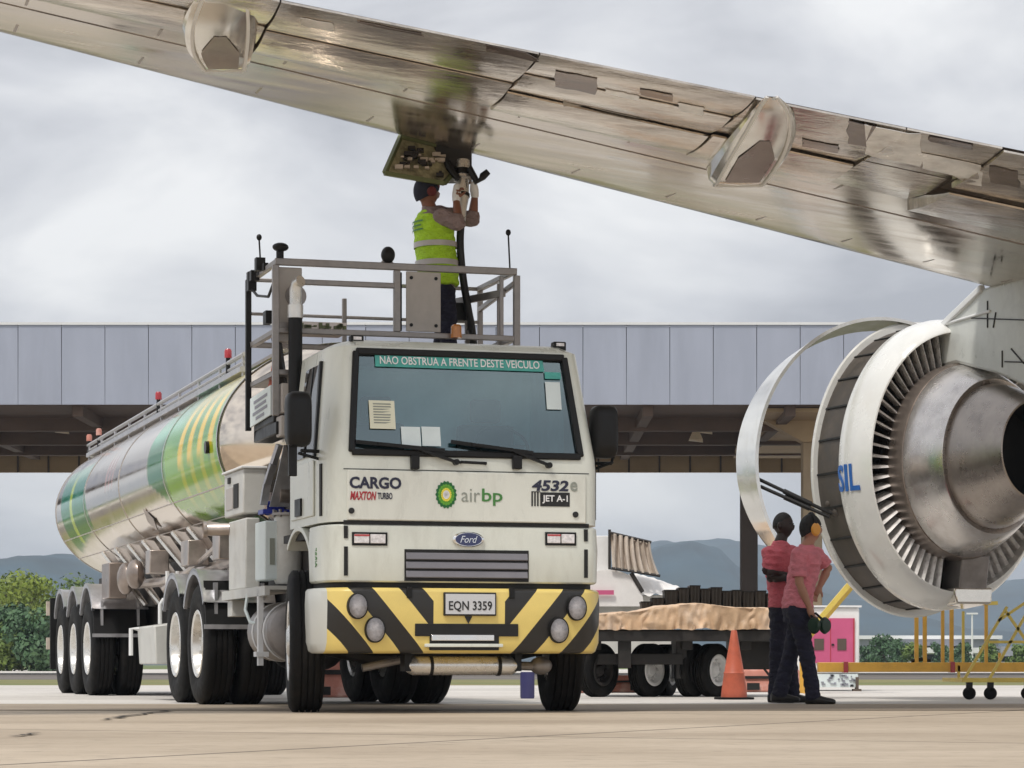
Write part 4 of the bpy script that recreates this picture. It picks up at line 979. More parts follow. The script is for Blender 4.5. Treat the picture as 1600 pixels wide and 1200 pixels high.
def build_bumper():
    b = MB(); lev = [(.44, 1.06, .70, .02, .36, .50), (.455, 1.085, .78, -.01, .42, .50), (.52, 1.105, .82, -.035, .44, .50), (.80, 1.11, .83, -.045, .44, .50), (.895, 1.105, .83, -.04, .44, .50), (.915, 1.09, .81, -.02, .42, .50)]
    loft(lev, lambda z: (-.6, -.3, 0.01, .3, .6), b)
    bp = part(b, 'bumper', ['bumper_stripes'], truck, bevel=.008, angle=40)
    p, r = tp(693, 962, v=-.05), tp(775, 926, v=-.05)
    b = MB(); b.box(p.x, r.x, -.062, -.03, p.z, r.z); o = part(b, 'licence_plate', ['text_black'], bp, bevel=.005)
    b = MB(); b.box(p.x + .012, r.x - .012, -.068, -.060, p.z + .012, r.z - .012); part(b, 'plate_face', ['plate_grey'], o)
    b = MB(); text_mb(b, 'EQN 3359', (p.x + r.x) / 2, p.z + .068, (r.x - p.x) * .82, .078, lambda x, z, q: (x, -.069 - max(0, q) * .6, z), .012); part(b, 'lettering', ['text_black'], o)
    for (x_, y_) in ((558, 947), (585, 984), (900, 950), (872, 985)):
        p = tp(x_, y_, v=-.045); rx, rz = .067, .086; sw = .985
        yv = -.062
        b = MB(); b.lathe([(-.06, 1.10), (.020, 1.10), (.026, 1.05), (.02, 1.0), (.014, .985)], (p.x, yv, p.z), (0, -1, 0), n=32, su=rz, sw=rx); h = part(b, 'headlight', ['black_trim'], bp)
        b = MB(); b.lathe([(.012, .99), (.0, .72), (.0, .0)], (p.x, yv - .004, p.z), (0, -1, 0), n=32, su=rz, sw=rx); part(b, 'reflector_bowl', ['lens_white'], h)
        b = MB(); b.lathe([(.024, 1.02), (.036, .8), (.046, .4), (.05, .0)], (p.x, yv - .0, p.z), (0, -1, 0), n=32, su=rz, sw=rx); part(b, 'lens', ['lens_clear'], h)
    # lower intake: dark slots with two bright bars
    def slot(x0, y0, x1, y1, m, f0, nm, par):
        p, r = tp(x0, y1, v=-.05), tp(x1, y0, v=-.05); b = MB(); b.box(p.x, r.x, -f0, -.02, p.z, r.z); return part(b, nm, [m], par, bevel=.004)
    it = slot(649, 975, 810, 994, 'gap_black', .050, 'bumper_intake', bp)
    it2 = slot(672, 992, 780, 1016, 'gap_black', .048, 'bumper_intake', bp)
    slot(674, 992, 772, 1001, 'chrome', .058, 'intake_bar', it2); slot(664, 1006, 786, 1011, 'white_paint', .056, 'intake_bar', it2)
    p = tp(732, 967, v=-.05); b = MB(); b.slab([(p.x - .03, -.046, p.z + .02), (p.x + .03, -.046, p.z + .02), (p.x, -.046, p.z - .035)], (0, -.004, 0)); part(b, 'pointer_mark', ['text_black'], bp)
    for x_ in (640, 800):
        p = tp(x_, 930, v=-.05); b = MB(); b.box(p.x - .02, p.x + .02, -.055, -.03, .84, .92); part(b, 'hinge_bracket', ['black_trim'], bp, bevel=.004)
    # bright air cylinder under the bumper and the axle beam
    p, r = tp(634, 1055, v=.25), tp(808, 1026, v=.25); b = MB(); zc, rr = (p.z + r.z) / 2, (r.z - p.z) / 2
    b.lathe([(0, 0), (.01, rr * .7), (.05, rr), (r.x - p.x - .05, rr), (r.x - p.x - .01, rr * .7), (r.x - p.x, 0)], (p.x, .25, zc), (1, 0, 0), n=24); o = part(b, 'air_cylinder', ['rim_silver'], truck)
    for x_ in (672, 778): q = tp(x_, 1040, v=.25); b = MB(); b.lathe([(-.012, rr + .006), (.012, rr + .006), (.012, rr - .01), (-.012, rr - .01)], (q.x, .25, zc), (1, 0, 0), n=24, closed=True); part(b, 'strap', ['black_trim'], o)
    b = MB()
    b.box(p.x - .02, p.x + .03, .20, .34, zc - .04, zc + .16); part(b, 'end_bracket', ['black_trim'], o); b = MB(); b.box(r.x - .03, r.x + .02, .20, .34, zc - .04, zc + .16)
    part(b, 'end_bracket', ['black_trim'], o)
    b = MB(); q0, q1 = tp(566, 1044, v=.5), tp(632, 1030, v=.5); b.tube([q0, q1], .03, 10); part(b, 'steering_rod', ['grey_steel'], truck); b = MB(); q0, q1 = tp(800, 1040, v=.5), tp(858, 1042, v=.5); b.tube([q0, q1], .035, 10); b.ell(tp(845, 1040, v=.5), (.09, .06, .07), 12, 8)
    part(b, 'steering_rod', ['grey_steel'], truck)
    b = MB(); b.tube([(-.95, 1.0, .52), (-.5, 1.0, .42), (.5, 1.0, .42), (.95, 1.0, .52)], .07, 10); b.box(-.3, .35, .7, 1.5, .42, .95); part(b, 'front_axle', ['dark_frame'], truck)
build_bumper()

# ------------------------------------------------------------------ wheels shared by the tractor and the trailer
_part = part
def part(mb, name, mats, parent=None, label=None, bevel=0, angle=35, kind=None, weld=True):
    if mats is None:
        o = bpy.data.objects.new(name, mb); COL.objects.link(o)
        if parent: o.parent = parent
        return o
    return _part(mb, name, mats, parent, label, bevel, angle, kind, weld)
def tyre_mesh(r, w, ri):
    prof = [(-w * .40, ri), (-w * .5, ri + .04), (-w * .52, (r + ri) / 2), (-w * .48, r - .035), (-w * .40, r - .006)]
    for k in range(5):
        x = -w * .36 + k * w * .18
        if k: prof += [(x - w * .03, r), (x - w * .025, r - .014), (x + w * .025, r - .014), (x + w * .03, r)]
        else: prof += [(x, r)]
    prof += [(w * .40, r - .006), (w * .48, r - .035), (w * .52, (r + ri) / 2), (w * .5, ri + .04), (w * .40, ri)]
    b = MB(); b.lathe(prof, (0, 0, 0), (1, 0, 0), n=48); return b.mesh('tyre', ['rubber'], 40)
def rim_mesh(w, ri, dish, hub):
    b = MB(); b.lathe([(-w * .47, ri + .006), (-w * .50, ri - .004), (-w * .46, ri - .03), (-dish, ri - .05), (-dish - .01, ri * .55), (-dish + .01, ri * .50), (-hub, ri * .42), (-hub - .02, ri * .30), (-hub - .02, 0)], (0, 0, 0), (1, 0, 0), n=40)
    for k in range(10):
        a = 2 * math.pi * k / 10; c = Vector((0, math.cos(a), math.sin(a))) * (ri * .62); b.cyl(c + Vector((-dish - .03, 0, 0)), c + Vector((-dish + .02, 0, 0)), .016, 6)
    b.lathe([(w * .40, ri + .003), (w * .35, ri * .9), (w * .1, ri * .8), (w * .1, 0)], (0, 0, 0), (1, 0, 0), n=24)
    return b.mesh('rim', ['rim_silver'], 35)
TY = {'front': (tyre_mesh(.535, .255, .30), rim_mesh(.255, .30, .02, .12)), 'rear': (tyre_mesh(.545, .27, .30), rim_mesh(.27, .30, .05, .06))}
def wheel(parent, kind, u, v, side, r, steer=0):
    ty, ri = TY[kind]
    o = part(ty, 'wheel', None, parent); base = -OFF.get(parent, Vector((0, 0, 0)))
    o.location = base + Vector((u, v, r)); o.rotation_euler = (R(17 * v), 0, R((180 if side > 0 else 0) + steer)); OFF[o] = Vector((0, 0, 0))
    part(ri, 'rim', None, o); return o
wheel(truck, 'front', -1.0, 1.0, -1, .535, -9.5); wheel(truck, 'front', 1.02, 1.0, 1, .535, -9.5)
for v in (5.0, 6.2):
    for u, s in ((-1.0, -1), (-.69, -1), (.69, 1), (1.0, 1)): wheel(truck, 'rear', u, v, s, .545)
def fender(parent, v, r=.60, zc=.545, fr=62, bk=62, plate=True, back=False):
    for sg in (-1, 1):
        a, c = sg * 1.165, sg * .52
        b = MB(); lo, hi = min(a, c), max(a, c)
        b.lathe([(0, r), (hi - lo, r), (hi - lo, r + .012), (0, r + .012)], (lo, v, zc), (1, 0, 0), n=24, a0=-bk, a1=fr, closed=True)
        e0 = a - .0 if sg < 0 else a - .03
        b.lathe([(0, r - .035), (.03, r - .035), (.03, r + .02), (0, r + .02)], (e0, v, zc), (1, 0, 0), n=24, a0=-bk, a1=fr, closed=True)
        f = part(b, 'mudguard', ['galvanised'], parent)
        if plate:
            z1 = zc + r * math.cos(R(fr)) + .16; y = v - r * math.sin(R(fr)) - .02; b = MB()
            b.hexa([(lo + .02, y - .015, .70), (hi - .02, y - .015, .70), (hi - .02, y, .70), (lo + .02, y, .70), (lo + .02, y + .12, 1.10), (hi - .02, y + .12, 1.10), (hi - .02, y + .135, 1.10), (lo + .02, y + .135, 1.10)])
            part(b, 'mud_flap', ['black_trim'], f)
            b = MB(); b.box(lo, hi, y - .03, y - .016, .67, .71); b.box(lo + .1, lo + .13, y + .02, y + .1, .7, 1.08); b.box(hi - .13, hi - .1, y + .02, y + .1, .7, 1.08); part(b, 'flap_rail', ['galvanised'], f)
fender(truck, 5.0, zc=.60, fr=60); fender(truck, 6.2, zc=.60, fr=48, plate=False)
b = MB()
for sx in (-.42, .42): b.box(sx - .05, sx + .05, .3, 7.0, .80, 1.0)
for vv in (1.6, 2.6, 3.6, 4.4, 5.6, 6.8): b.box(-.40, .40, vv, vv + .12, .82, .96)
part(b, 'chassis', ['dark_frame'], truck, bevel=.01)
b = MB()
for v in (5.0, 6.2): b.tube([(-.9, v, .545), (.9, v, .545)], .09, 10); b.ell((0, v, .545), (.24, .24, .24), 14, 10)
b.tube([(0, 1.5, .7), (0, 5, .56)], .06, 8); b.box(-.35, .35, 1.3, 2.4, .45, .85)
part(b, 'rear_axle', ['dark_frame'], truck)
b = MB(); b.lathe([(0, .0), (0, .45), (.06, .45), (.06, .0)], (0, 5.2, 1.02), (0, 0, 1), (0, 1, 0), n=24); part(b, 'fifth_wheel', ['dark_frame'], truck)

def side_gear():
    # cabinets, pipes and tank on the picture-left side between cab and rear wheels
    def boxp(x0, v0, x1, z0, z1, name, m, depth=.35, par=truck, bev=.012):
        "x0..x1 local u range, v0 front, depth back"
        b = MB(); b.box(x0, x1, v0, v0 + depth, z0, z1); return part(b, name, [m], par, bevel=bev)
    mc = boxp(-1.12, 2.85, -.93, 1.60, 1.97, 'meter_cabinet', 'light_box', .85)
    b = MB(); b.box(-1.14, -.92, 2.83, 3.72, 1.97, 1.99); part(b, 'cabinet_lid', ['far_white'], mc, bevel=.005)
    b = MB(); b.box(-1.128, -1.121, 3.05, 3.25, 1.66, 1.86); b.box(-1.132, -1.121, 3.4, 3.5, 1.88, 1.93); part(b, 'latch', ['gap_black'], mc)
    b = MB(); b.box(-1.126, -1.121, 3.3, 3.6, 1.66, 1.84); part(b, 'gauge_plate', ['grey_panel'], mc)
    lc = boxp(-1.12, 2.75, -1.0, .98, 1.56, 'hose_cabinet', 'light_box', .75)
    vb = boxp(-1.10, 2.05, -.99, 1.03, 1.50, 'valve_cabinet', 'paper_white', .4)
    b = MB(); b.box(-1.06, -1.02, 2.043, 2.05, 1.15, 1.36); part(b, 'gauge_plate', ['text_grey'], vb)
    b = MB(); b.lathe([(0, 0), (0, .10), (.03, .115), (.52, .115), (.55, .10), (.55, 0)], (-.90, 2.1, 1.0), (0, 0, 1), (0, 1, 0), n=20); o = part(b, 'filter_vessel', ['light_box'], truck)
    b = MB(); b.lathe([(0, .13), (.02, .13), (.02, .05), (0, .05)], (-.90, 2.1, 1.545), (0, 0, 1), (0, 1, 0), n=20, closed=True)
    for k in range(8): a = k * math.pi / 4; b.cyl((-.90 + .115 * math.cos(a), 2.1 + .115 * math.sin(a), 1.53), (-.90 + .115 * math.cos(a), 2.1 + .115 * math.sin(a), 1.59), .012, 6)
    part(b, 'flange', ['grey_steel'], o)
    b = MB(); b.box(-1.16, -.78, 1.75, 3.6, .945, .975); b.box(-1.16, -1.12, 1.75, 3.6, .90, .945); part(b, 'side_shelf', ['light_box'], truck)
    b = MB(); b.box(-.80, -.76, 1.7, 3.4, .97, 1.9); part(b, 'backing_plate', ['dark_frame'], truck)
    # valves and pipework under the cabinet
    b = MB(); b.tube([(-.95, 2.2, 1.72), (-.85, 2.2, 1.72), (-.6, 2.3, 1.72)], .07, 14); b.tube([(-1.0, 2.35, 1.74), (-1.0, 2.35, 1.6), (-.92, 2.3, 1.52)], .05, 12)
    b.lathe([(0, .11), (.03, .11), (.03, .04), (0, .04)], (-.83, 2.2, 1.72), (1, 0, 0), n=18, closed=True); b.lathe([(0, .11), (.03, .11), (.03, .04), (0, .04)], (-.77, 2.2, 1.72), (1, 0, 0), n=18, closed=True)
    pw = part(b, 'pipework', ['stainless_dull'], truck)
    b = MB(); b.lathe([(0, .06), (.14, .06), (.16, .03), (.16, 0)], (-1.04, 2.32, 1.615), (1, 0, 0), n=12); b.box(-1.08, -.86, 2.22, 2.42, 1.565, 1.60); part(b, 'blue_coupling', ['blue_valve'], pw)
    b = MB()
    for (x_, z_) in ((-.82, 1.66), (-.80, 1.80), (-.88, 1.84)): b.tube([(x_, 1.75, z_), (x_ + .03, 1.75, z_ - .2), (x_, 1.85, z_ - .35)], .016, 6)
    b.box(-.80, -.76, 1.7, 1.74, 1.42, 1.92); part(b, 'cable_bundle', ['black_trim'], pw)
    b = MB(); b.tube([(-1.3, 3.6, 1.50), (-1.1, 3.5, 1.50)], .055, 14); b.lathe([(0, .075), (.03, .075), (.03, 0)], (-1.32, 3.61, 1.5), (1, -.1, 0), n=16); part(b, 'hose_outlet', ['stainless_dull'], truck)
    # curved deflector sheet behind the cab
    b = MB(); pts = [(-.99, 2.0, 2.1), (-1.03, 2.05, 1.95), (-1.06, 2.15, 1.8), (-1.07, 2.25, 1.64)]
    for p, q in zip(pts, pts[1:]): b.bar(p, q, .06, .03)
    b.slab([(-.95, 2.02, 2.1), (-.75, 2.02, 2.1), (-.75, 2.2, 1.62), (-1.03, 2.2, 1.62), (-.99, 2.1, 1.85)], (0, .02, 0)); part(b, 'deflector', ['galvanised'], truck)
    # fuel drum with straps
    b = MB(); b.lathe([(0, 0), (.0, .17), (.02, .215), (.05, .235), (.85, .235), (.9, .2), (.9, 0)], (-.90, 1.75, .62), (0, 1, 0), n=28); o = part(b, 'fuel_tank', ['grey_steel'], truck, angle=30)
    for vv in (1.9, 2.35): b = MB(); b.lathe([(0, .24), (.05, .24), (.05, .228), (0, .228)], (-.90, vv, .62), (0, 1, 0), n=28, closed=True); part(b, 'strap', ['far_white'], o)
    b = MB(); b.box(-1.16, -1.12, 2.0, 2.06, .35, .95); b.box(-1.18, -1.08, 1.98, 2.1, .42, .46); part(b, 'hanger', ['far_white'], o)
    b = MB(); b.tube([(-.95, 1.8, .86), (-.93, 1.8, .91)], .035, 10); part(b, 'filler_cap', ['black_trim'], o)
    b = MB()
    for dx in (0, .03): b.tube([(-1.15, 2.5, .93), (-1.17, 2.5, .80), (-1.15, 2.4, .70), (-1.05 - dx, 2.3, .68)], .014, 6)
    part(b, 'air_line', ['paper_white'], truck)
    b = MB(); b.box(-1.13, -1.0, 3.3, 3.5, .76, .90); part(b, 'junction_box', ['light_box'], truck, bevel=.006)
    # tall black exhaust stack with bright elbow
    b = MB(); b.tube([(-.985, 1.42, 1.95), (-.985, 1.42, 2.55), (-.985, 1.42, 3.03)], .055, 14); b.tube([(-.92, 1.42, 2.3), (-.75, 1.42, 2.4), (-.65, 1.42, 2.35)], .05, 10); o = part(b, 'exhaust_stack', ['black_trim'], truck)
    b = MB(); b.tube([(-.985, 1.42, 3.03), (-.985, 1.42, 3.24), (-.975, 1.40, 3.30), (-.955, 1.36, 3.31)], [.05, .05, .048, .045], 14); b.lathe([(0, .062), (.10, .062), (.10, .04), (0, .04)], (-.985, 1.42, 3.03), (0, 0, 1), (0, 1, 0), n=16, closed=True); part(b, 'elbow', ['rim_silver'], o)
side_gear()

def platform():
    Vf, Vb, xl, xr = 1.5, 2.55, -1.125, .825
    zt, zm, zb, zf = 3.475, 3.325, 2.945, 2.62
    w = .042
    b = MB()
    for z in (zf, zb): b.box(xl, xr, Vf, Vf + w, z - w / 2, z + w / 2); b.box(xl, xr, Vb - w, Vb, z - w / 2, z + w / 2); b.box(xl, xl + w, Vf + w, Vb - w, z - w / 2, z + w / 2); b.box(xr - w, xr, Vf + w, Vb - w, z - w / 2, z + w / 2)
    b.box(xl + w, xr - w, Vf + w, Vb - w, zf - .02, zf + .0)
    pf = part(b, 'lift_platform', ['grey_steel'], truck, bevel=.005)
    def rail(p, q, nm='guard_rail', m='grey_steel', ww=w, hh=w): b = MB(); b.bar(p, q, ww, hh); return part(b, nm, [m], pf, bevel=.006)
    def post(x, v, z0, z1, m='grey_steel', ww=w): b = MB(); b.box(x - ww / 2, x + ww / 2, v - ww / 2, v + ww / 2, z0, z1); return part(b, 'post', [m], pf, bevel=.005)
    y = Vf + w / 2
    rail((xl + .0, y, zt), (xr, y, zt), hh=.055); rail((-.90, y, zm), (-.17, y, zm)); rail((xl + .02, y, zt), (xl + .02, Vb, zt)); rail((xr - .02, y, zt), (xr - .02, Vb, zt)); rail((xl, Vb, zt), (xr, Vb, zt), ww=.03, hh=.03)
    rail((xl, Vb, 3.2), (xr, Vb, 3.2), ww=.025, hh=.025)
    post(xl + .0, Vf - .002, 2.28, zt - .03, ww=.05); post(xl - .01, Vb, 2.25, zt, 'black_trim', .045); post(xr, y, 2.6, zt - .03, ww=.05); post(xr - .01, Vb, 2.6, zt)
    post(-.155, y - .002, zb + .02, zt - .03, ww=.05); post(-.125, y + .02, zb + .03, zt - .04, 'black_trim', .03); post(-.385, Vb - .2, zb, zm, ww=.035); post(.70, y, zb, zt - .04, ww=.03); post(.62, Vb - .3, zf, zt - .1, ww=.035); post(.52, Vb - .1, zf, 3.3, ww=.035)
    post(.775, Vf + .35, zf, zt - .05, ww=.03)
    rail((.50, Vb - .1, 3.33), (xr - .05, Vf + .2, 3.33), ww=.035, hh=.06); rail((xr - .02, y, 3.38), (xr - .02, Vb, 3.30), ww=.03)
    b = MB(); b.box(.42, .62, 2.2, 2.36, 3.17, 3.31); b.tube([(.60, 2.2, 3.3), (.62, 2.15, 3.15), (.62, 2.15, 3.08)], .03, 8); part(b, 'control_box', ['dark_frame'], pf, bevel=.006)
    b = MB(); b.tube([(.34, 2.3, 3.5), (.34, 2.3, 3.56), (.46, 2.3, 3.56), (.46, 2.3, 3.4)], .012, 6); part(b, 'hook', ['grey_steel'], pf)
    # plates
    b = MB(); b.box(-1.105, -.905, y + .025, y + .16, 2.86, 3.44); o = part(b, 'control_cabinet', ['grey_panel'], pf, bevel=.008)
    b = MB(); b.lathe([(0, .085), (.012, .08), (.012, 0)], (-.955, y + .024, 3.22), (0, -1, 0), n=20); b.box(-1.10, -.95, y + .0, y + .024, 2.96, 3.01); part(b, 'gauge', ['grey_steel'], o)
    b = MB(); b.box(-.085, .195, y - .03, y - .012, zb + .025, 3.44); o = part(b, 'toe_panel', ['grey_panel'], pf, bevel=.006)
    b = MB()
    for (x_, z_) in ((-.045, 3.39), (.155, 3.39), (-.045, 3.02), (.155, 3.02)): b.cyl((x_, y - .036, z_), (x_, y - .029, z_), .014, 10)
    part(b, 'bolts', ['black_trim'], o)
    b = MB(); b.box(-.88, -.47, 1.9, 2.2, 2.985, 3.07); o = part(b, 'grating', ['stainless_dull'], pf)
    b = MB(); rnd = random.Random(4)
    for k in range(24): x_ = rnd.uniform(-.87, -.5); b.box(x_, x_ + .025, 1.88, 1.9, 3.0 + rnd.uniform(0, .04), 3.03 + rnd.uniform(0, .035))
    part(b, 'grating_bars', ['primer_olive'], o)
    # horn, ball lamp, aerials
    b = MB(); b.tube([(-1.085, y, 3.50), (-1.085, y, 3.56)], .03, 10); b.ell((-1.085, y - .02, 3.585), (.065, .06, .035), 12, 8); part(b, 'horn', ['black_trim'], pf)
    b = MB(); b.ell((-.225, y, 3.565), (.056, .056, .066), 18, 12); o = part(b, 'ball_lamp', ['black_trim'], pf)
    b = MB(); b.slab([(-.29, y, 3.49), (-.17, y, 3.49), (-.20, y, 3.53), (-.26, y, 3.53)], (0, .04, 0)); part(b, 'lamp_base', ['grey_steel'], o)
    for (x_, v_, zz) in ((.765, 1.55, 3.78), (-1.135, 2.1, 3.74)):
        b = MB(); b.tube([(x_ + .015, v_, zt), (x_, v_, zz)], .007, 6); b.ell((x_, v_, zz + .01), (.022, .022, .026), 10, 8); part(b, 'aerial', ['black_trim'], pf)
    b = MB(); b.lathe([(0, 0), (0, .045), (.09, .042), (.105, .03), (.105, 0)], (.31, Vf - .05, 2.925), (0, 0, 1), (0, 1, 0), n=16); part(b, 'amber_beacon', ['lens_amber'], pf)
    b = MB()
    for k in range(5): rnd = random.Random(k); b.box(-1.15 + rnd.uniform(-.03, .02), -1.10, 1.9 + k * .12, 1.98 + k * .12, 3.40 + rnd.uniform(-.05, .1), 3.5 + rnd.uniform(-.05, .12))
    b.tube([(-1.14, 2.5, 3.42), (-1.13, 2.2, 3.30), (-1.12, 1.8, 3.24), (-1.12, 1.6, 3.32)], .012, 6); b.box(-1.16, -1.11, 1.7, 1.82, 3.02, 3.12)
    part(b, 'cable_clamps', ['black_trim'], pf)
    # sign board, step box and pads below the platform at the left
    b = MB(); b.slab([(-1.14, 1.62, 2.30), (-1.14, 2.45, 2.27), (-1.14, 2.45, 2.50), (-1.14, 1.62, 2.53)], (.012, 0, 0)); o = part(b, 'notice_board', ['paper_white'], pf)
    b = MB()
    for k, (l0, l1) in enumerate(((.15, .8), (.2, .75), (.15, .85), (.3, .7))): z = 2.475 - k * .045; b.slab([(-1.142, 1.62 + .83 * l0, z - .012 - l0 * .03), (-1.142, 1.62 + .83 * l1, z - .012 - l1 * .03), (-1.142, 1.62 + .83 * l1, z + .012 - l1 * .03), (-1.142, 1.62 + .83 * l0, z + .012 - l0 * .03)], (-.002, 0, 0))
    part(b, 'notice_lines', ['far_grey'], o)
    b = MB(); b.box(-1.09, -.97, 1.44, 1.58, 2.30, 2.53); b.box(-1.10, -.96, 1.42, 1.60, 2.12, 2.28); part(b, 'lift_motor', ['grey_panel'], pf, bevel=.01)
    b = MB(); b.box(-1.12, -.96, 1.5, 2.4, 2.14, 2.24); b.box(-1.12, -1.05, 1.6, 2.4, 2.24, 2.30); part(b, 'rubber_pad', ['black_trim'], pf, bevel=.01)
    for args in (((-1.10, Vf + .1, 2.9), (-.8, Vf + .6, 1.6)), ((.75, Vf + .1, 2.6), (.6, Vf + .4, 1.2)), ((-.65, 1.95, 1.0), (-.65, 1.95, 2.6)), ((.55, 1.95, 1.0), (.55, 1.95, 2.6))):
        b = MB(); b.bar(*args, .06, .06); part(b, 'support_leg', ['dark_frame'], pf)
platform()

# ------------------------------------------------------------------ semi-trailer tank
trailer = thing('tank_trailer', 'polished steel tank trailer painted with green and yellow swirls behind the white cab', 'trailer', TF_loc := (TF.ox - 12.3 * math.sin(TF.a), TF.oy + 12.3 * math.cos(TF.a), 0), TF.a, (0, 12.3, 0))
TA, TB_, TZ, TRZ, TRX = 3.86, 15.3, 2.28, .87, 1.155
def tank():
    prof = [(TA - .50, .0), (TA - .485, .25), (TA - .44, .48), (TA - .36, .68), (TA - .25, .83), (TA - .12, .94), (TA - .03, .985), (TA, 1.0)]
    nb = 190
    for k in range(1, nb): prof.append((TA + (TB_ - TA) * k / nb, 1.0))
    prof += [(TB_, 1.0), (TB_ + .06, .96), (TB_ + .16, .82), (TB_ + .24, .55), (TB_ + .28, .0)]
    na = 120; b = MB(); vs = []
    for (v, r) in prof:
        for j in range(na):
            t = 2 * math.pi * j / na; vs.append((TRX * r * math.cos(t), v, TZ + TRZ * r * math.sin(t)))
    b.add(vs, [(i * na + j, i * na + (j + 1) % na, (i + 1) * na + (j + 1) % na, (i + 1) * na + j) for i in range(len(prof) - 1) for j in range(na)])
    o = part(b, 'tank', ['tank_skin'], trailer, weld=False, angle=60)
    me = o.data; at_ = me.color_attributes.new('livery', 'FLOAT_COLOR', 'POINT'); buf = []
    def ss(a, bq, x): x = min(1, max(0, (x - a) / (bq - a))); return x * x * (3 - 2 * x)
    def lerp(c, d, f): return tuple(c[i] + (d[i] - c[i]) * f for i in range(3))
    for vt in me.vertices:
        x, v, z = vt.co; h = (z - TZ) / TRZ; v0 = v - TA; col = (0, 0, 0); al = 0.0
        wob = .12 * mnoise.noise(Vector((v * 1.3, z * 2.1, 0)))
        # front swirl: petals sweeping forwards and down
        edge = 3.95 + min(0, h + .15) * 3.3 - .7 * max(0, h - .3) + wob
        if v0 > -.02 and h > -.90:
            f = ss(edge + .05, edge - .05, v0) * ss(-.90, -.84, h)
            if f > 0:
                sw = h + .16 * mnoise.noise(Vector((v * .9, z * .7, 3)))
                col = (.05, .31, .012)
                col = lerp(col, (.22, .46, .035), ss(.10, -.02, sw - .06 * v0 + .05))
                col = lerp(col, (.008, .15, .02), ss(-.56, -.68, sw + .07 * math.sin(v0 * 7)))
                col = lerp(col, (.006, .16, .035), ss(2.75, 3.0, v0 + .5 * wob) * ss(-.42, -.30, h))
                q = v0 * 1.9 - .45 * (h - .1) ** 2 + .30 * h
                st = ss(.36, .56, q % 1.0) * ss(.99, .82, q % 1.0)
                col = lerp(col, (.92, .60, .012), st * ss(2.35, 2.15, v0) * ss(-.14, -.02, sw) * ss(.72, .5, h))
                st2 = ss(.5, .6, (q * 1.0 + .25) % 1.0) * ss(.95, .85, (q + .25) % 1.0)
                col = lerp(col, (.62, .62, .04), .7 * st2 * ss(2.3, 2.0, v0) * ss(-.6, -.35, h) * ss(.05, -.1, h))
                col = lerp(col, (.84, .78, .26), ss(.36, .60, sw) * ss(2.5, 1.7, v0))  # pale top: sky reflection painted into the livery
                col = lerp(col, (.16, .52, .33), ss(.22, .42, sw) * ss(1.8, 2.5, v0))
                al = f * (1 - .35 * ss(.35, .7, h))
        # rear swirl
        e0, e1 = 8.55 + .35 * h + wob, 10.9 + .3 * h
        f = ss(e0, e0 + .06, v0) * ss(e1, e1 - .06, v0) * ss(-.52, -.47, h + .1 * (v0 - 9.5)) * ss(.55, .49, h)
        if f > 0:
            c2 = lerp((.02, .24, .16), (.02, .20, .03), ss(.05, -.1, h)); c2 = lerp(c2, (.45, .60, .10), ss(1.55, 1.6, v0 - 8.2) * ss(1.85, 1.8, v0 - 8.2)); c2 = lerp(c2, (.30, .50, .40), ss(.25, .45, h))
            col = c2; al = max(al, f)
        # pink striped block half way along
        f = ss(6.35, 6.4, v0) * ss(7.1, 7.05, v0) * ss(-.02, .02, h) * ss(.42, .38, h) * (1 if (v0 * 4.1) % 1 < .55 else 0)
        if f > 0: col = (.55, .28, .30); al = max(al, f * .75)
        buf += [*col, al]
    at_.data.foreach_set('color', buf)
    for vv in (TA, TA + 2.95, TA + 5.9, TA + 8.7, TB_ - .05):
        b = MB(); b.lathe([(-.02, 1.0), (-.02, 1.006), (.02, 1.006), (.02, 1.0)], (0, vv, TZ), (0, 1, 0), n=96, su=TRZ, sw=TRX)
        part(b, 'ring_seam', ['stainless'], o, angle=60)
    b = MB()
    for an in (205, 222, 335): t = R(an); b.tube([(TRX * math.cos(t), TA + .05, TZ + TRZ * math.sin(t)), (TRX * math.cos(t), TB_, TZ + TRZ * math.sin(t))], .007, 6)
    part(b, 'weld_bead', ['stainless_dull'], o)
    b = MB(); t = R(184)
    for vv, rr in ((TA + .42, .055), (TA + 4.7, .0)):
        if rr: b.lathe([(0, rr), (.03, rr), (.03, 0)], (-TRX, vv, TZ - .03), (-1, 0, 0), n=16)
    part(b, 'side_port', ['patch_black'], o)
    b = MB(); t = R(211); p = Vector((TRX * math.cos(t), TA + 4.6, TZ + TRZ * math.sin(t))); b.slab([p + Vector((-.012, -.2, .0)), p + Vector((.06, 0, -.10)), p + Vector((-.012, .2, .0)), p + Vector((-.09, 0, .12))], (-.006, 0, -.008)); part(b, 'hazard_placard', ['core_brown'], o)
    # walkway rail on top, red lamps
    b = MB(); x_ = -.70; zt = 3.16
    b.tube([(x_, 5.0, zt), (x_, 15.6, zt)], .022, 8); b.tube([(x_, 5.0, zt - .07), (x_, 15.6, zt - .07)], .014, 6); b.tube([(.7, 5.0, zt), (.7, 15.6, zt)], .022, 8)
    for k in range(10):
        v = 5.05 + k * 1.16
        for sx in (x_, .7): b.tube([(sx, v, TZ + TRZ * math.sqrt(1 - (.7 / TRX) ** 2) - .02), (sx, v, zt)], .016, 6)
    b.box(-.74, -.66, 5.0, 15.5, 3.00, 3.05)
    part(b, 'top_rail', ['galvanised'], trailer)
    b = MB(); b.box(-.45, .45, 4.6, 15.0, 3.14, 3.17); part(b, 'walkway', ['grey_steel'], trailer)
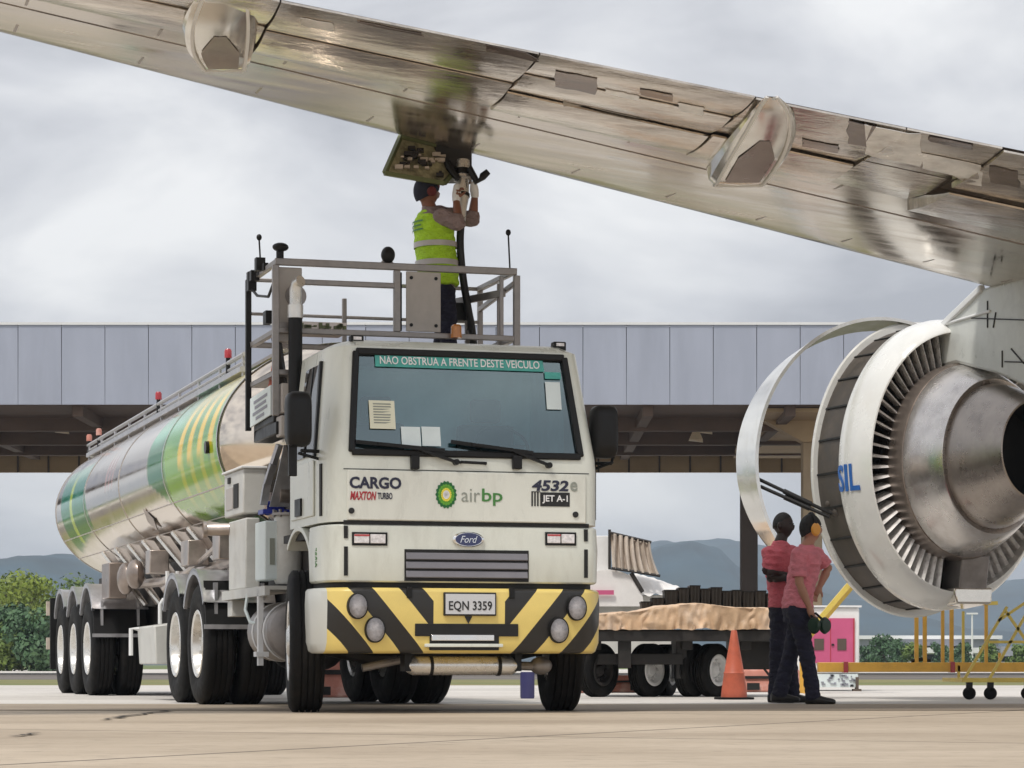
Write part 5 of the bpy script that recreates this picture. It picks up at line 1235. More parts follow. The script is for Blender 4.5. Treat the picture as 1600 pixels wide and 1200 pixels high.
    for k, (v, h_) in enumerate(((5.8, .02), (9.9, .02), (14.6, .0), (17.0, .0))):
        v = min(v, 15.5); b = MB(); b.tube([(x_, v, zt - .1), (x_, v, zt + .05)], .022, 8); o = part(b, 'lamp_stem', ['black_trim'], trailer)
        b = MB(); b.lathe([(0, .0), (0, .036), (.065, .036), (.085, .024), (.085, 0)], (x_, v, zt + .05), (0, 0, 1), (0, 1, 0), n=14); part(b, 'red_beacon', ['beacon_red' if k < 2 else 'barrier_red'], o)
    # belly: bearers, gussets and pipes
    b = MB()
    for sx in (-.55, .55): b.box(sx - .04, sx + .04, 4.6, 15.4, 1.02, 1.45)
    for v in (5.0, 7.0, 9, 11, 13, 15): b.box(-.55, .55, v, v + .1, 1.05, 1.35)
    part(b, 'subframe', ['dark_frame'], trailer)
    for k, v in enumerate((4.7, 5.6, 6.5, 7.4, 8.4, 9.4, 10.4, 11.4)):
        b = MB()
        b.slab([(-1.02, v + .5, 1.66), (-.98, v + .02, 1.62), (-.60, v - .1, 1.04), (-.60, v + .30, 1.02)], (0, .02, .0)); part(b, 'gusset', ['stainless_dull'], trailer)
        b = MB(); b.bar((-1.03, v + .5, 1.64), (-.62, v - .05, 1.03), .02, .03); part(b, 'gusset_edge', ['rim_silver'], trailer)
    for (v, w_) in ((4.3, .16), (5.9, .2), (8.2, .14)): b = MB(); b.box(-1.06, -.86, v, v + w_ * 2, 1.28, 1.52); part(b, 'valve_cover', ['stainless_dull'], trailer, bevel=.01)
    b = MB(); b.tube([(-.8, 4.5, 1.3), (-.8, 9, 1.22), (-.8, 13.4, 1.28)], .05, 10); b.tube([(-1.0, 4.4, 1.45), (-.95, 6.0, 1.3), (-.95, 8.0, 1.12)], .025, 8); part(b, 'discharge_pipe', ['stainless_dull'], trailer)
    b = MB(); b.ell((-.98, 9.7, 1.32), (.10, .18, .16), 12, 8); part(b, 'relief_valve', ['core_brown'], trailer); b = MB(); b.ell((-.95, 10.6, 1.30), (.10, .18, .18), 12, 8); part(b, 'relief_valve', ['core_brown'], trailer)
    b = MB(); b.box(-1.05, -.85, 11.2, 11.8, 1.1, 1.5); part(b, 'relief_box', ['core_brown'], trailer, bevel=.01)
    # axles
    b = MB(); b.box(-.45, -.35, 8, 15.6, .75, 1.02); b.box(.35, .45, 8, 15.6, .75, 1.02)
    for v in (12.3, 13.55, 14.8): b.tube([(-.95, v, .545), (.95, v, .545)], .08, 10)
    part(b, 'axle_frame', ['dark_frame'], trailer)
    for v in (12.3, 13.55, 14.8):
        for u, s in ((-1.02, -1), (-.70, -1), (.70, 1), (1.02, 1)): wheel(trailer, 'rear', u, v, s, .545)
    fender(trailer, 12.3, r=.62, zc=.66, fr=58); fender(trailer, 13.55, r=.62, zc=.66, fr=50, plate=False); fender(trailer, 14.8, r=.62, zc=.66, fr=50, plate=False)
    # rear lamp bracket, low cabinet with white loops, landing legs
    b = MB(); b.box(-1.24, -1.02, 15.5, 15.56, .98, 1.16); b.box(-1.24, -1.12, 15.5, 15.56, .55, .70); part(b, 'rear_reflector', ['canvas'], trailer); b = MB(); b.box(-1.2, -.6, 15.45, 15.5, .3, 1.2); part(b, 'rear_flap', ['black_trim'], trailer)
    b = MB(); b.hexa([(-1.12, 7.4, .36), (-.72, 7.4, .36), (-.72, 8.5, .36), (-1.12, 8.5, .36), (-1.14, 7.4, .74), (-.72, 7.4, .80), (-.72, 8.5, .80), (-1.14, 8.5, .74)]); o = part(b, 'low_cabinet', ['light_box'], trailer, bevel=.015)
    b = MB()
    for k in range(3): xx = -1.05 + k * .12; b.tube([(xx, 7.6, .76), (xx, 7.6, .95), (xx + .03, 7.6, 1.0), (xx + .10, 7.6, 1.0), (xx + .13, 7.6, .95), (xx + .13, 7.6, .80)], .02, 8)
    b.tube([(-1.14, 8.4, .72), (-1.22, 8.4, .72), (-1.22, 8.4, .45)], .022, 8); part(b, 'vent_loop', ['far_white'], o)
    b = MB(); b.tube([(-1.0, 7.45, 1.28), (-1.0, 7.45, 1.0)], .02, 6); b.tube([(-.9, 7.45, 1.28), (-.9, 7.45, 1.0)], .02, 6); part(b, 'vent_pipe', ['far_white'], o)
    for sx in (-.62, .62):
        b = MB(); b.box(sx - .06, sx + .06, 8.7, 8.82, .22, 1.1); part(b, 'landing_leg', ['dark_frame'], trailer)
        b = MB(); b.lathe([(0, 0), (0, .19), (.16, .19), (.16, 0)], (sx - .08, 8.76, .20), (1, 0, 0), n=20); part(b, 'landing_wheel', ['rubber'], trailer)
tank()

# ------------------------------------------------------------------ people
def blob(mb, name, mats, parent, voxel=.010, smooth=3, label=None, wrinkle=0.0):
    """overlapping volumes fused into one continuous skin"""
    me = mb.mesh(name, mats, 180); t = bpy.data.objects.new('t', me); COL.objects.link(t)
    r = t.modifiers.new('r', 'REMESH'); r.mode = 'VOXEL'; r.voxel_size = voxel
    s = t.modifiers.new('s', 'SMOOTH'); s.factor = .5; s.iterations = smooth
    m2 = bpy.data.meshes.new_from_object(t.evaluated_get(_dg())); m2.name = name
    bpy.data.objects.remove(t); bpy.data.meshes.remove(me)
    if wrinkle:
        nrm = [v.normal.copy() for v in m2.vertices]
        for v, nv_ in zip(m2.vertices, nrm):
            p = v.co; w = mnoise.noise(Vector((p.x * 14, p.y * 14, p.z * 26))) + .6 * mnoise.noise(Vector((p.x * 9 + p.z * 22, p.y * 9 - p.z * 18, p.z * 12 + 5)))
            v.co = p + nv_ * (wrinkle * w)
    m2.polygons.foreach_set('use_smooth', [True] * len(m2.polygons))
    if not m2.materials: m2.materials.append(MATS[mats[0]])
    o = bpy.data.objects.new(name, m2); COL.objects.link(o); o.parent = parent; o.location = -OFF[parent]
    return tagp(o, label)
def rings(mb, secs, lat, fwd, n=20):
    lat = Vector(lat).normalized(); fwd = Vector(fwd).normalized(); vs = []
    for (c, a, b) in secs:
        c = Vector(c)
        for j in range(n):
            t = 2 * math.pi * j / n; vs.append(c + lat * (a * math.cos(t)) + fwd * (b * math.sin(t)))
    k = len(secs)
    mb.add(vs, [(i * n + j, i * n + (j + 1) % n, (i + 1) * n + (j + 1) % n, (i + 1) * n + j) for i in range(k - 1) for j in range(n)] + [tuple(range(n)), tuple((k - 1) * n + j for j in range(n))])
def head_shape(mb, c, f, s=1.0, tilt=0.0):
    f = Vector(f).normalized(); up = (Vector((0, 0, 1)) + f * tilt).normalized(); f = (f - up * f.dot(up)).normalized(); lat = f.cross(up)
    c = Vector(c)
    def fn(d, p):
        x, y, z = d.x, d.y, d.z  # y forward
        q = Vector((x * .076, y * .098, z * .118))
        if z < -.2: k = (-.2 - z); q.x *= 1 - .45 * k; q.y = q.y * (1 - .25 * k) + .022 * k
        if y > .85 and -.35 < z < .15 and abs(x) < .25: q.y += .02 * (1 - abs(x) / .25)
        if y > .8 and .05 < z < .25: q.y -= .006
        return (lat * q.x + f * q.y + up * q.z) * s
    mb.ell(c, (1, 1, 1), 28, 20, fn)
    for sg in (-1, 1): mb.ell(c + lat * (sg * .076 * s) - f * (.01 * s) - up * (.005 * s), (.016 * s, .02 * s, .032 * s), 8, 6)
    return c, f, up, lat
def hand_shape(mb, w, dirv, palm_n, curl=.5, s=1.0):
    "palm and five separate bent fingers from the wrist w"
    d = Vector(dirv).normalized(); nn = Vector(palm_n); nn = (nn - d * nn.dot(d)).normalized(); sd = d.cross(nn); w = Vector(w)
    mb.tube([w, w + d * .04 * s, w + d * .085 * s], [.026 * s, .034 * s, .030 * s], 10)
    for k, (o_, l_) in enumerate(((-.027, .066), (-.009, .076), (.009, .072), (.026, .056))):
        p = w + d * (.078 * s) + sd * (o_ * s); a = d; pts = [p]
        for seg in range(3):
            an = curl * (seg + .6) * .75; a = d * math.cos(an) + nn * math.sin(an); p = p + a * (l_ * s / 3 * 1.2); pts.append(p)
        mb.tube(pts, [.0105 * s, .0098 * s, .009 * s, .0072 * s], 8)
    p = w + d * (.03 * s) - sd * (.028 * s); t = (d * .6 - sd * .65 + nn * .45).normalized()
    mb.tube([p, p + t * .035 * s, p + t * .05 * s + d * .018 * s + nn * .012 * s], [.013 * s, .011 * s, .0085 * s], 8)
def limb(mb, pts, rs, n=12):
    P = [Vector(p) for p in pts]; mb.tube(P, rs, n)
    for p, r in zip(P, rs): mb.ell(p, (r * .99, r * .99, r * .99), 10, 8)
def shoe(mb, ank, f, L=.27):
    f = Vector((f[0], f[1], 0)).normalized(); lat = Vector((-f.y, f.x, 0)); a = Vector(ank); z0 = a.z - .085
    def c(k, z): return Vector((a.x + f.x * k, a.y + f.y * k, z))
    rings(mb, [(c(-.075, z0 + .045), .028, .040), (c(-.05, z0 + .05), .040, .048), (c(.04, z0 + .045), .045, .044), (c(.12, z0 + .034), .050, .032), (c(.175, z0 + .028), .042, .026), (c(.20, z0 + .025), .02, .016)], lat, (0, 0, 1), 14)
    mb.tube([a - Vector((0, 0, .05)), a + Vector((0, 0, .03))], [.046, .045], 12)

def person(label, base, head, face, neck, chest, hips, sh, el, wr, hd, hip, kn, an, feet, skin, shirt, trousers, sleeve='short', tors=(.19, .125), hand_curl=(.5, .5), lat=None, fwd=None, group=None, hand_dir=None):
    V = Vector
    lat = V(lat); fwd = V(fwd)
    pr = thing('person', label, 'person', base, 0, base, group)
    b = MB()
    hc, f, up, hl = head_shape(b, head, face)
    limb(b, [neck, V(head) - up * .07], [.058, .052])
    rings(b, [(V(hips) - V((0, 0, .10)), tors[0] * .80, tors[1] * .85), (V(hips), tors[0] * .85, tors[1] * .85), (V(hips).lerp(V(chest), .5), tors[0] * .76, tors[1] * .8), (V(chest), tors[0] * .92, tors[1] * .9), (V(neck) - V((0, 0, .05)), tors[0] * .55, tors[1] * .55), (V(neck), .055, .055)], lat, fwd)
    for i in (0, 1):
        limb(b, [sh[i], el[i], wr[i]], [.048, .040, .027]); limb(b, [V(el[i]).lerp(V(wr[i]), .3), wr[i]], [.042, .027])
        limb(b, [hip[i], kn[i], an[i]], [.072, .052, .038])
        if hd[i] is not None: hand_shape(b, wr[i], hd[i][0], hd[i][1], hand_curl[i])
    body = blob(b, 'body', [skin], pr, .0065, 2)
    # shirt
    b = MB(); a, d = tors
    rings(b, [(V(hips) - V((0, 0, .06)), a * .98, d * 1.05), (V(hips) + V((0, 0, .03)), a * .96, d * 1.0), (V(hips).lerp(V(chest), .5), a * .92, d * 1.0), (V(chest), a * 1.06, d * 1.05), (V(chest).lerp(V(neck), .55), a * .98, d * .9), (V(neck) - V((0, 0, .035)), a * .62, d * .66), (V(neck) + V((0, 0, .012)), .066, .068)], lat, fwd)
    for i in (0, 1):
        if sleeve == 'short': e_ = V(sh[i]).lerp(V(el[i]), .80); limb(b, [V(neck).lerp(V(sh[i]), .5) - V((0, 0, .05)), sh[i], V(sh[i]).lerp(V(el[i]), .5)], [.07, .074, .070]); b.tube([V(sh[i]).lerp(V(el[i]), .4), e_], [.070, .072], 14)
        else: limb(b, [V(neck).lerp(V(sh[i]), .5) - V((0, 0, .05)), sh[i], el[i]], [.07, .070, .060]); b.tube([V(el[i]), V(el[i]).lerp(V(wr[i]), .35)], [.058, .052], 14)
    blob(b, 'shirt', [shirt], pr, .010, 2, wrinkle=.011)
    # trousers
    b = MB(); hp = V(hips)
    rings(b, [(hp + V((0, 0, .02)), a * .88, d * .95), (hp - V((0, 0, .08)), a * .95, d * 1.02), (hp - V((0, 0, .18)), a * .82, d * .95)], lat, fwd)
    for i in (0, 1): limb(b, [V(hip[i]) - V((0, 0, .02)), kn[i], V(an[i]) + V((0, 0, .0))], [.092, .073, .064]); b.tube([V(kn[i]).lerp(V(an[i]), .5), V(an[i]) - V((0, 0, .03))], [.070, .072], 14)
    blob(b, 'trousers', [trousers], pr, .011, 2, wrinkle=.011)
    for i in (0, 1):
        if feet[i] is None: continue
        b = MB(); shoe(b, an[i], feet[i]); blob(b, 'shoe', ['shoe_black'], pr, .008, 1)
    b = MB()
    for sg in (-1, 1): b.ell(hc + hl * (sg * .031) + f * .083 + up * .018, (.010, .010, .007), 8, 6)
    part(b, 'eyes', ['shoe_black'], pr)
    return pr, hc, f, up, hl
def hair_cap(pr, hc, f, up, hl, name, m, low=-.1, grow=1.06, back=.35):
    b = MB(); vs = []; nu, nv = 26, 12
    for i in range(nv + 1):
        for j in range(nu):
            t = 2 * math.pi * j / nu; fy = math.sin(t)
            phm = math.acos(max(-1, min(1, low + (.45 if fy > .2 else 0) * min(1, max(0, fy)) - back * max(0, -fy))))
            ph = phm * i / nv; x, y, z = math.sin(ph) * math.cos(t), math.sin(ph) * math.sin(t), math.cos(ph)
            vs.append(hc + (hl * x * .076 + f * (y * .098 - .004) + up * (z * .118 + .004)) * grow)
    b.add(vs, [(i * nu + j, i * nu + (j + 1) % nu, (i + 1) * nu + (j + 1) % nu, (i + 1) * nu + j) for i in range(nv) for j in range(nu)])
    return part(b, name, [m], pr, angle=180)

def workers():
    # fueller on the platform, arms raised to the coupling
    D = 21.78
    A = lambda x, y, dd=0.0: at(x, y, D + dd)
    base = A(695, 612); base.z = 2.64
    fz = base.z
    def G(x, dd, z): p = A(x, 600, dd); p.z = z; return p
    f = Vector((.88, .47, 0)); lat = Vector((.47, -.88, 0))
    w = person('person in lime safety vest reaching up to couple a hose under the wing', base, A(667, 300), (.9, .42, .25), A(672, 326), A(678, 350), A(684, 440),
               [A(690, 338, -.16), A(684, 333, .16)], [A(716, 349, -.22), A(738, 344, .12)], [A(713, 313, -.14), A(742, 306, .10)], [((.06, .25, 1), (.4, .6, 0)), ((-.1, 0, 1), (-.6, .2, 0))],
               [A(694, 452, -.09), A(690, 452, .09)], [G(700, -.08, fz + .50), G(692, .12, fz + .50)], [G(702, -.1, fz + .085), G(690, .13, fz + .085)], [(.9, .3), (.8, .5)],
               'skin_brown', 'shirt_grey', 'trousers_navy', 'long', (.175, .125), (.9, .9), lat, f)
    pr, hc, fh, up, hl = w
    hair_cap(pr, hc, fh, up, hl, 'cap', 'cap_navy', -.32, 1.12, .35)
    b = MB(); b.lathe([(0, 0), (0, .035), (.03, .04), (.045, .03), (.045, 0)], hc - hl * -.078 - up * .01, hl, n=16, up=up); part(b, 'ear_muff', ['cap_red'], pr)
    b = MB(); b.ell(hc + up * .05 + fh * .05, (.06, .06, .06), 12, 8); part(b, 'cap_panel', ['cap_red'], pr)
    # vest over the torso
    b = MB(); ch, hp, nk = A(678, 350), A(684, 440), A(672, 326)
    secs = [(hp - Vector((0, 0, .04)), .205, .165), (hp + Vector((0, 0, .10)), .195, .16), (hp.lerp(ch, .5), .190, .158), (ch - Vector((0, 0, .03)), .197, .155), (ch.lerp(nk, .45), .178, .130), (nk - Vector((0, 0, .055)), .12, .10), (nk - Vector((0, 0, .01)), .075, .078)]
    rings(b, secs, lat, f, 24); v = blob(b, 'safety_vest', ['vest_lime'], pr, .012, 2, wrinkle=.010)
    b = MB()
    for fr_ in (.30, .62):
        c = hp.lerp(ch, fr_); n_ = 28; vs = []
        for dz in (-.022, .022):
            for j in range(n_): t = 2 * math.pi * j / n_; vs.append(c + Vector((0, 0, dz)) + lat * (.203 * math.cos(t)) + f * (.170 * math.sin(t)))
        b.add(vs, [(j, (j + 1) % n_, n_ + (j + 1) % n_, n_ + j) for j in range(n_)])
    part(b, 'reflective_tape', ['vest_tape'], v)
    b = MB()
    for k in range(3):
        c = ch + Vector((0, 0, .0 - k * .034)); vs = []
        for dz in (0, .014):
            for j in range(9): t = R(225 + j * 9 - 6 * (k % 2)); vs.append(c + Vector((0, 0, dz)) + lat * (.207 * math.cos(t)) + f * (.166 * math.sin(t)))
        b.add(vs, [(j, j + 1, 9 + j + 1, 9 + j) for j in range(8)])
    part(b, 'back_print', ['text_green'], v)
    for (a_, c_) in ((A(713, 313, -.14), A(714, 292, -.10)), (A(742, 306, .10), A(740, 288, .06))):
        b = MB(); limb(b, [a_, a_.lerp(c_, .5), c_], [.034, .038, .03]); blob(b, 'work_glove', ['text_white'], pr, .009, 1)
    # coupling nozzle with levers, and the hose
    noz = thing('fuel_nozzle', 'steel fuel coupling with black lever handles plugged under the wing', 'nozzle', A(723, 300), 0, A(723, 300))
    b = MB(); P0, P1 = A(724, 252, .1), A(721, 345, -.02)
    ax = (P1 - P0)
    b.tube([P0, P0 + ax * .12, P0 + ax * .14, P0 + ax * .3, P0 + ax * .32, P0 + ax * .62, P0 + ax * .8, P1], [.06, .06, .075, .075, .052, .055, .040, .034], 16); part(b, 'nozzle_body', ['rim_silver'], noz)
    for (k0, k1, r_) in ((.16, .26, .082), (.55, .60, .062)): b = MB(); b.tube([P0 + ax * k0, P0 + ax * k1], r_, 16); part(b, 'collar', ['black_trim'], noz)
    for (q0, q1, q2) in (((733, 262), (745, 284), (763, 268)), ((716, 280), (702, 262), (698, 252))):
        b = MB(); b.tube([A(*q0, 0), A(*q1, 0), A(*q1, 0).lerp(A(*q2, 0), .5), A(*q2, 0)], [.028, .03, .032, .026], 10); part(b, 'lever', ['black_trim'], noz)
    hose = MB(); pts = [P1 - ax * .05, A(719, 380, -.03), A(723, 430, 0), A(731, 480, .06), A(738, 520, .12), A(742, 580, .2)]; q = A(735, 600, .35); q.z = fz + .03; pts.append(q); q2 = A(700, 600, .45); q2.z = fz + .03; pts.append(q2)
    sm = []
    for i in range(len(pts) - 1):
        p0, p1, p2, p3 = pts[max(0, i - 1)], pts[i], pts[i + 1], pts[min(len(pts) - 1, i + 2)]
        for k in range(6): t = k / 6; sm.append(.5 * (2 * p1 + (p2 - p0) * t + (2 * p0 - 5 * p1 + 4 * p2 - p3) * t * t + (3 * p1 - p0 - 3 * p2 + p3) * t ** 3))
    hose.tube(sm, .031, 12); solo(hose, 'fuel_hose', ['hose_black'], 'thick black fuel hose hanging from the coupling down to the platform', 'hose', A(725, 450))

    # two men in pink by the engine
    D = 24.9; sc = F_PX / D; base = at(1222, 600, D); base.z = 0
    def Bp(x, y, dd=0.0): p = at(x, y, D + dd); p.z = (1097.5 - y) / sc; return p
    f = Vector((.80, -.60, 0)); lat = Vector((-.60, -.80, 0))
    p = person('dark skinned man in pink shirt standing with folded arms behind the other man', base, Bp(1224, 820), (.85, -.5, 0), Bp(1219, 846), Bp(1218, 880), Bp(1224, 938),
               [Bp(1202, 864, -.08), Bp(1236, 862, .10)], [Bp(1204, 903, -.14), Bp(1241, 902, -.02)], [Bp(1232, 903, -.20), Bp(1214, 896, -.20)], [((1, -.2, .1), (0, .5, .4)), ((-1, -.1, .1), (0, -.5, .3))],
               [Bp(1218, 950, -.05), Bp(1230, 950, .07)], [Bp(1214, 1020, -.06), Bp(1234, 1020, .08)], [Bp(1212, 1083, -.03), Bp(1238, 1083, .08)], [(.85, -.4), (.8, -.2)],
               'skin_dark', 'shirt_pink', 'trousers_navy', 'short', (.175, .125), (.5, .5), lat, f)
    hair_cap(*p, 'hair', 'hair_black', .18, 1.025, .45)
    b = MB(); c = Bp(1236, 906, -.24); b.ell(c, (.055, .045, .06), 12, 8); solo(b, 'glove_pair', ['cap_navy'], 'dark work gloves tucked at the folded arms of the man behind', 'gloves', c)
    D2 = 24.35; sc2 = F_PX / D2; base = at(1255, 600, D2); base.z = 0
    def Cp(x, y, dd=0.0): q = at(x, y, D2 + dd); q.z = (1100 - y) / sc2; return q
    f = Vector((.93, .36, 0)); lat = Vector((.36, -.93, 0))
    p = person('man in pale pink shirt walking with orange ear muffs and a headset in hand', base, Cp(1267, 826), (.95, .32, -.08), Cp(1261, 853), Cp(1258, 882), Cp(1246, 940),
               [Cp(1247, 868, -.17), Cp(1274, 864, .17)], [Cp(1249, 912, -.20), Cp(1294, 886, .22)], [Cp(1264, 948, -.16), Cp(1281, 915, .20)], [((.35, .1, -1), (.6, .5, 0)), ((-.5, .1, -.9), (.2, -.4, 0))],
               [Cp(1244, 952, -.08), Cp(1250, 952, .08)], [Cp(1260, 1021, -.09), Cp(1236, 1020, .09)], [Cp(1271, 1086, -.08), Cp(1217, 1083, .09)], [(.95, -.1), (.93, .2)],
               'skin_tan', 'shirt_pink_pale', 'trousers_navy', 'short', (.18, .13), (.6, .6), lat, f)
    pr, hc, fh, up, hl = p
    hair_cap(pr, hc, fh, up, hl, 'hair', 'hair_black', -.15, 1.09, .5)
    b = MB(); c = hc + hl * .088 - up * .012 - fh * .0
    b.lathe([(0, 0), (0, .040), (.02, .046), (.04, .036), (.046, 0)], c, hl, n=20, up=up, su=1.35); o = part(b, 'ear_muff', ['earmuff_orange'], pr)
    b = MB(); b.lathe([(0, 0), (0, .040), (.02, .046), (.04, .036), (.046, 0)], hc - hl * .088 - up * .012, -hl, n=20, up=up, su=1.35); part(b, 'ear_muff', ['earmuff_orange'], pr)
    b = MB(); b.tube([hc + (hl * math.cos(t) * .115 + up * (math.sin(t) * .142)) for t in [math.pi * k / 14 for k in range(15)]], .012, 8); part(b, 'head_band', ['hair_black'], pr)
    # headset carried in the right hand
    c = Cp(1280, 976, -.17); hs = thing('headset', 'dark green headset with round ear cups hanging from the walking man hand', 'headset', c, 0, c)
    for (dx, dy) in ((-.035, -.03), (.035, .04)):
        b = MB(); b.lathe([(0, 0), (0, .05), (.03, .062), (.06, .05), (.065, 0)], c + Vector((dx, dy, -.01)), (.5 if dx > 0 else -.5, -.8, 0), n=20, su=1.25); part(b, 'ear_cup', ['headset_green'], hs)
    b = MB(); h0 = Cp(1269, 962, -.17); b.tube([c + Vector((-.05, -.03, .03)), h0 + Vector((-.01, 0, .0)), h0 + Vector((.03, .0, .02)), c + Vector((.05, .04, .03))], .012, 8); part(b, 'head_band', ['black_trim'], hs)
workers()

# ------------------------------------------------------------------ ground equipment
def cone(loc, h, label, flange=.185):
    t = thing('traffic_cone', label, 'cone', loc, R(10))
    b = MB(); k = h / .71
    b.lathe([(.022, .135 * k), (.10, .128 * k), (.26, .105 * k), (.27, .110 * k), (.285, .100 * k), (.45, .072 * k), (.60, .046 * k), (.70, .030 * k), (.71, .024 * k), (.71, .016 * k)], (0, 0, 0), (0, 0, 1), (0, 1, 0), n=28) if k == 1 else b.lathe([(.022 * k, .135 * k), (.26 * k, .105 * k), (.45 * k, .072 * k), (.70 * k, .030 * k), (.71 * k, .016 * k)], (0, 0, 0), (0, 0, 1), (0, 1, 0), n=24)
    part(b, 'cone_body', ['orange_cone'], t)
    b = MB(); f = flange * k; pts = []
    for i in range(32):
        a = 2 * math.pi * i / 32; c, s = math.cos(a), math.sin(a); m_ = (abs(c) ** 5 + abs(s) ** 5) ** (-1 / 5); pts.append((f * c * m_, f * s * m_))
    b.prism(pts, 'z', 0.001, .024 * k); part(b, 'base_plate', ['rubber'], t, bevel=.006)
    return t
cone(((1147 - 800) * 27.5 / F_PX, 27.5, 0), .71, 'orange traffic cone standing on the apron beside the flatbed trailer wheels')
q = Vector((TF.ox - 1.03 * TF.c - 1.95 * TF.s, TF.oy - 1.03 * TF.s + 1.95 * TF.c, 2.302)); cone(q, .5, 'orange traffic cone stored on the platform left of the black exhaust stack', .14)

def barrier(px, Y, w, h, label, ang=0):
    t = thing('safety_barrier', label, 'barrier', ((px - 800) * Y / F_PX, Y, 0), R(ang), None, 'plastic barriers on the apron')
    b = MB(); b.hexa([(-w / 2, -.2, 0.001), (w / 2, -.2, 0.001), (w / 2, .2, 0.001), (-w / 2, .2, 0.001), (-w / 2, -.08, h), (w / 2, -.08, h), (w / 2, .08, h), (-w / 2, .08, h)]); o = part(b, 'barrier_body', ['barrier_red'], t, bevel=.03)
    b = MB()
    for k in (-.28, .28): b.box(k * w - .08, k * w + .08, -.215, -.19, .03, .12)
    b.box(-w * .4, w * .4, -.16, -.12, h * .58, h * .70); part(b, 'slot', ['gap_black'], t)
barrier(528, 29.2, .62, .43, 'red and white plastic barrier seen under the cab beside the front tyre', 8); barrier(972, 34.5, .7, .22, 'low reddish barrier seen between the flatbed trailer wheels', -5); barrier(1200, 34.8, .8, .30, 'reddish white barrier behind the walking men legs', 4); barrier(924, 33.5, .3, .36, 'short reddish barrier behind the right front tyre', 10)
b = MB(); b.lathe([(0.001, 0), (0.001, .07), (.02, .075), (.26, .075), (.28, .07), (.28, 0)], ((824 - 800) * 28.2 / F_PX, 28.2, 0), (0, 0, 1), (0, 1, 0), n=20)
mat('drum_blue', (.05, .05, .16), .5); solo(b, 'small_drum', ['drum_blue'], 'small dark blue drum behind the right front tyre of the truck', 'drum', ((824 - 800) * 28.2 / F_PX, 28.2, 0))

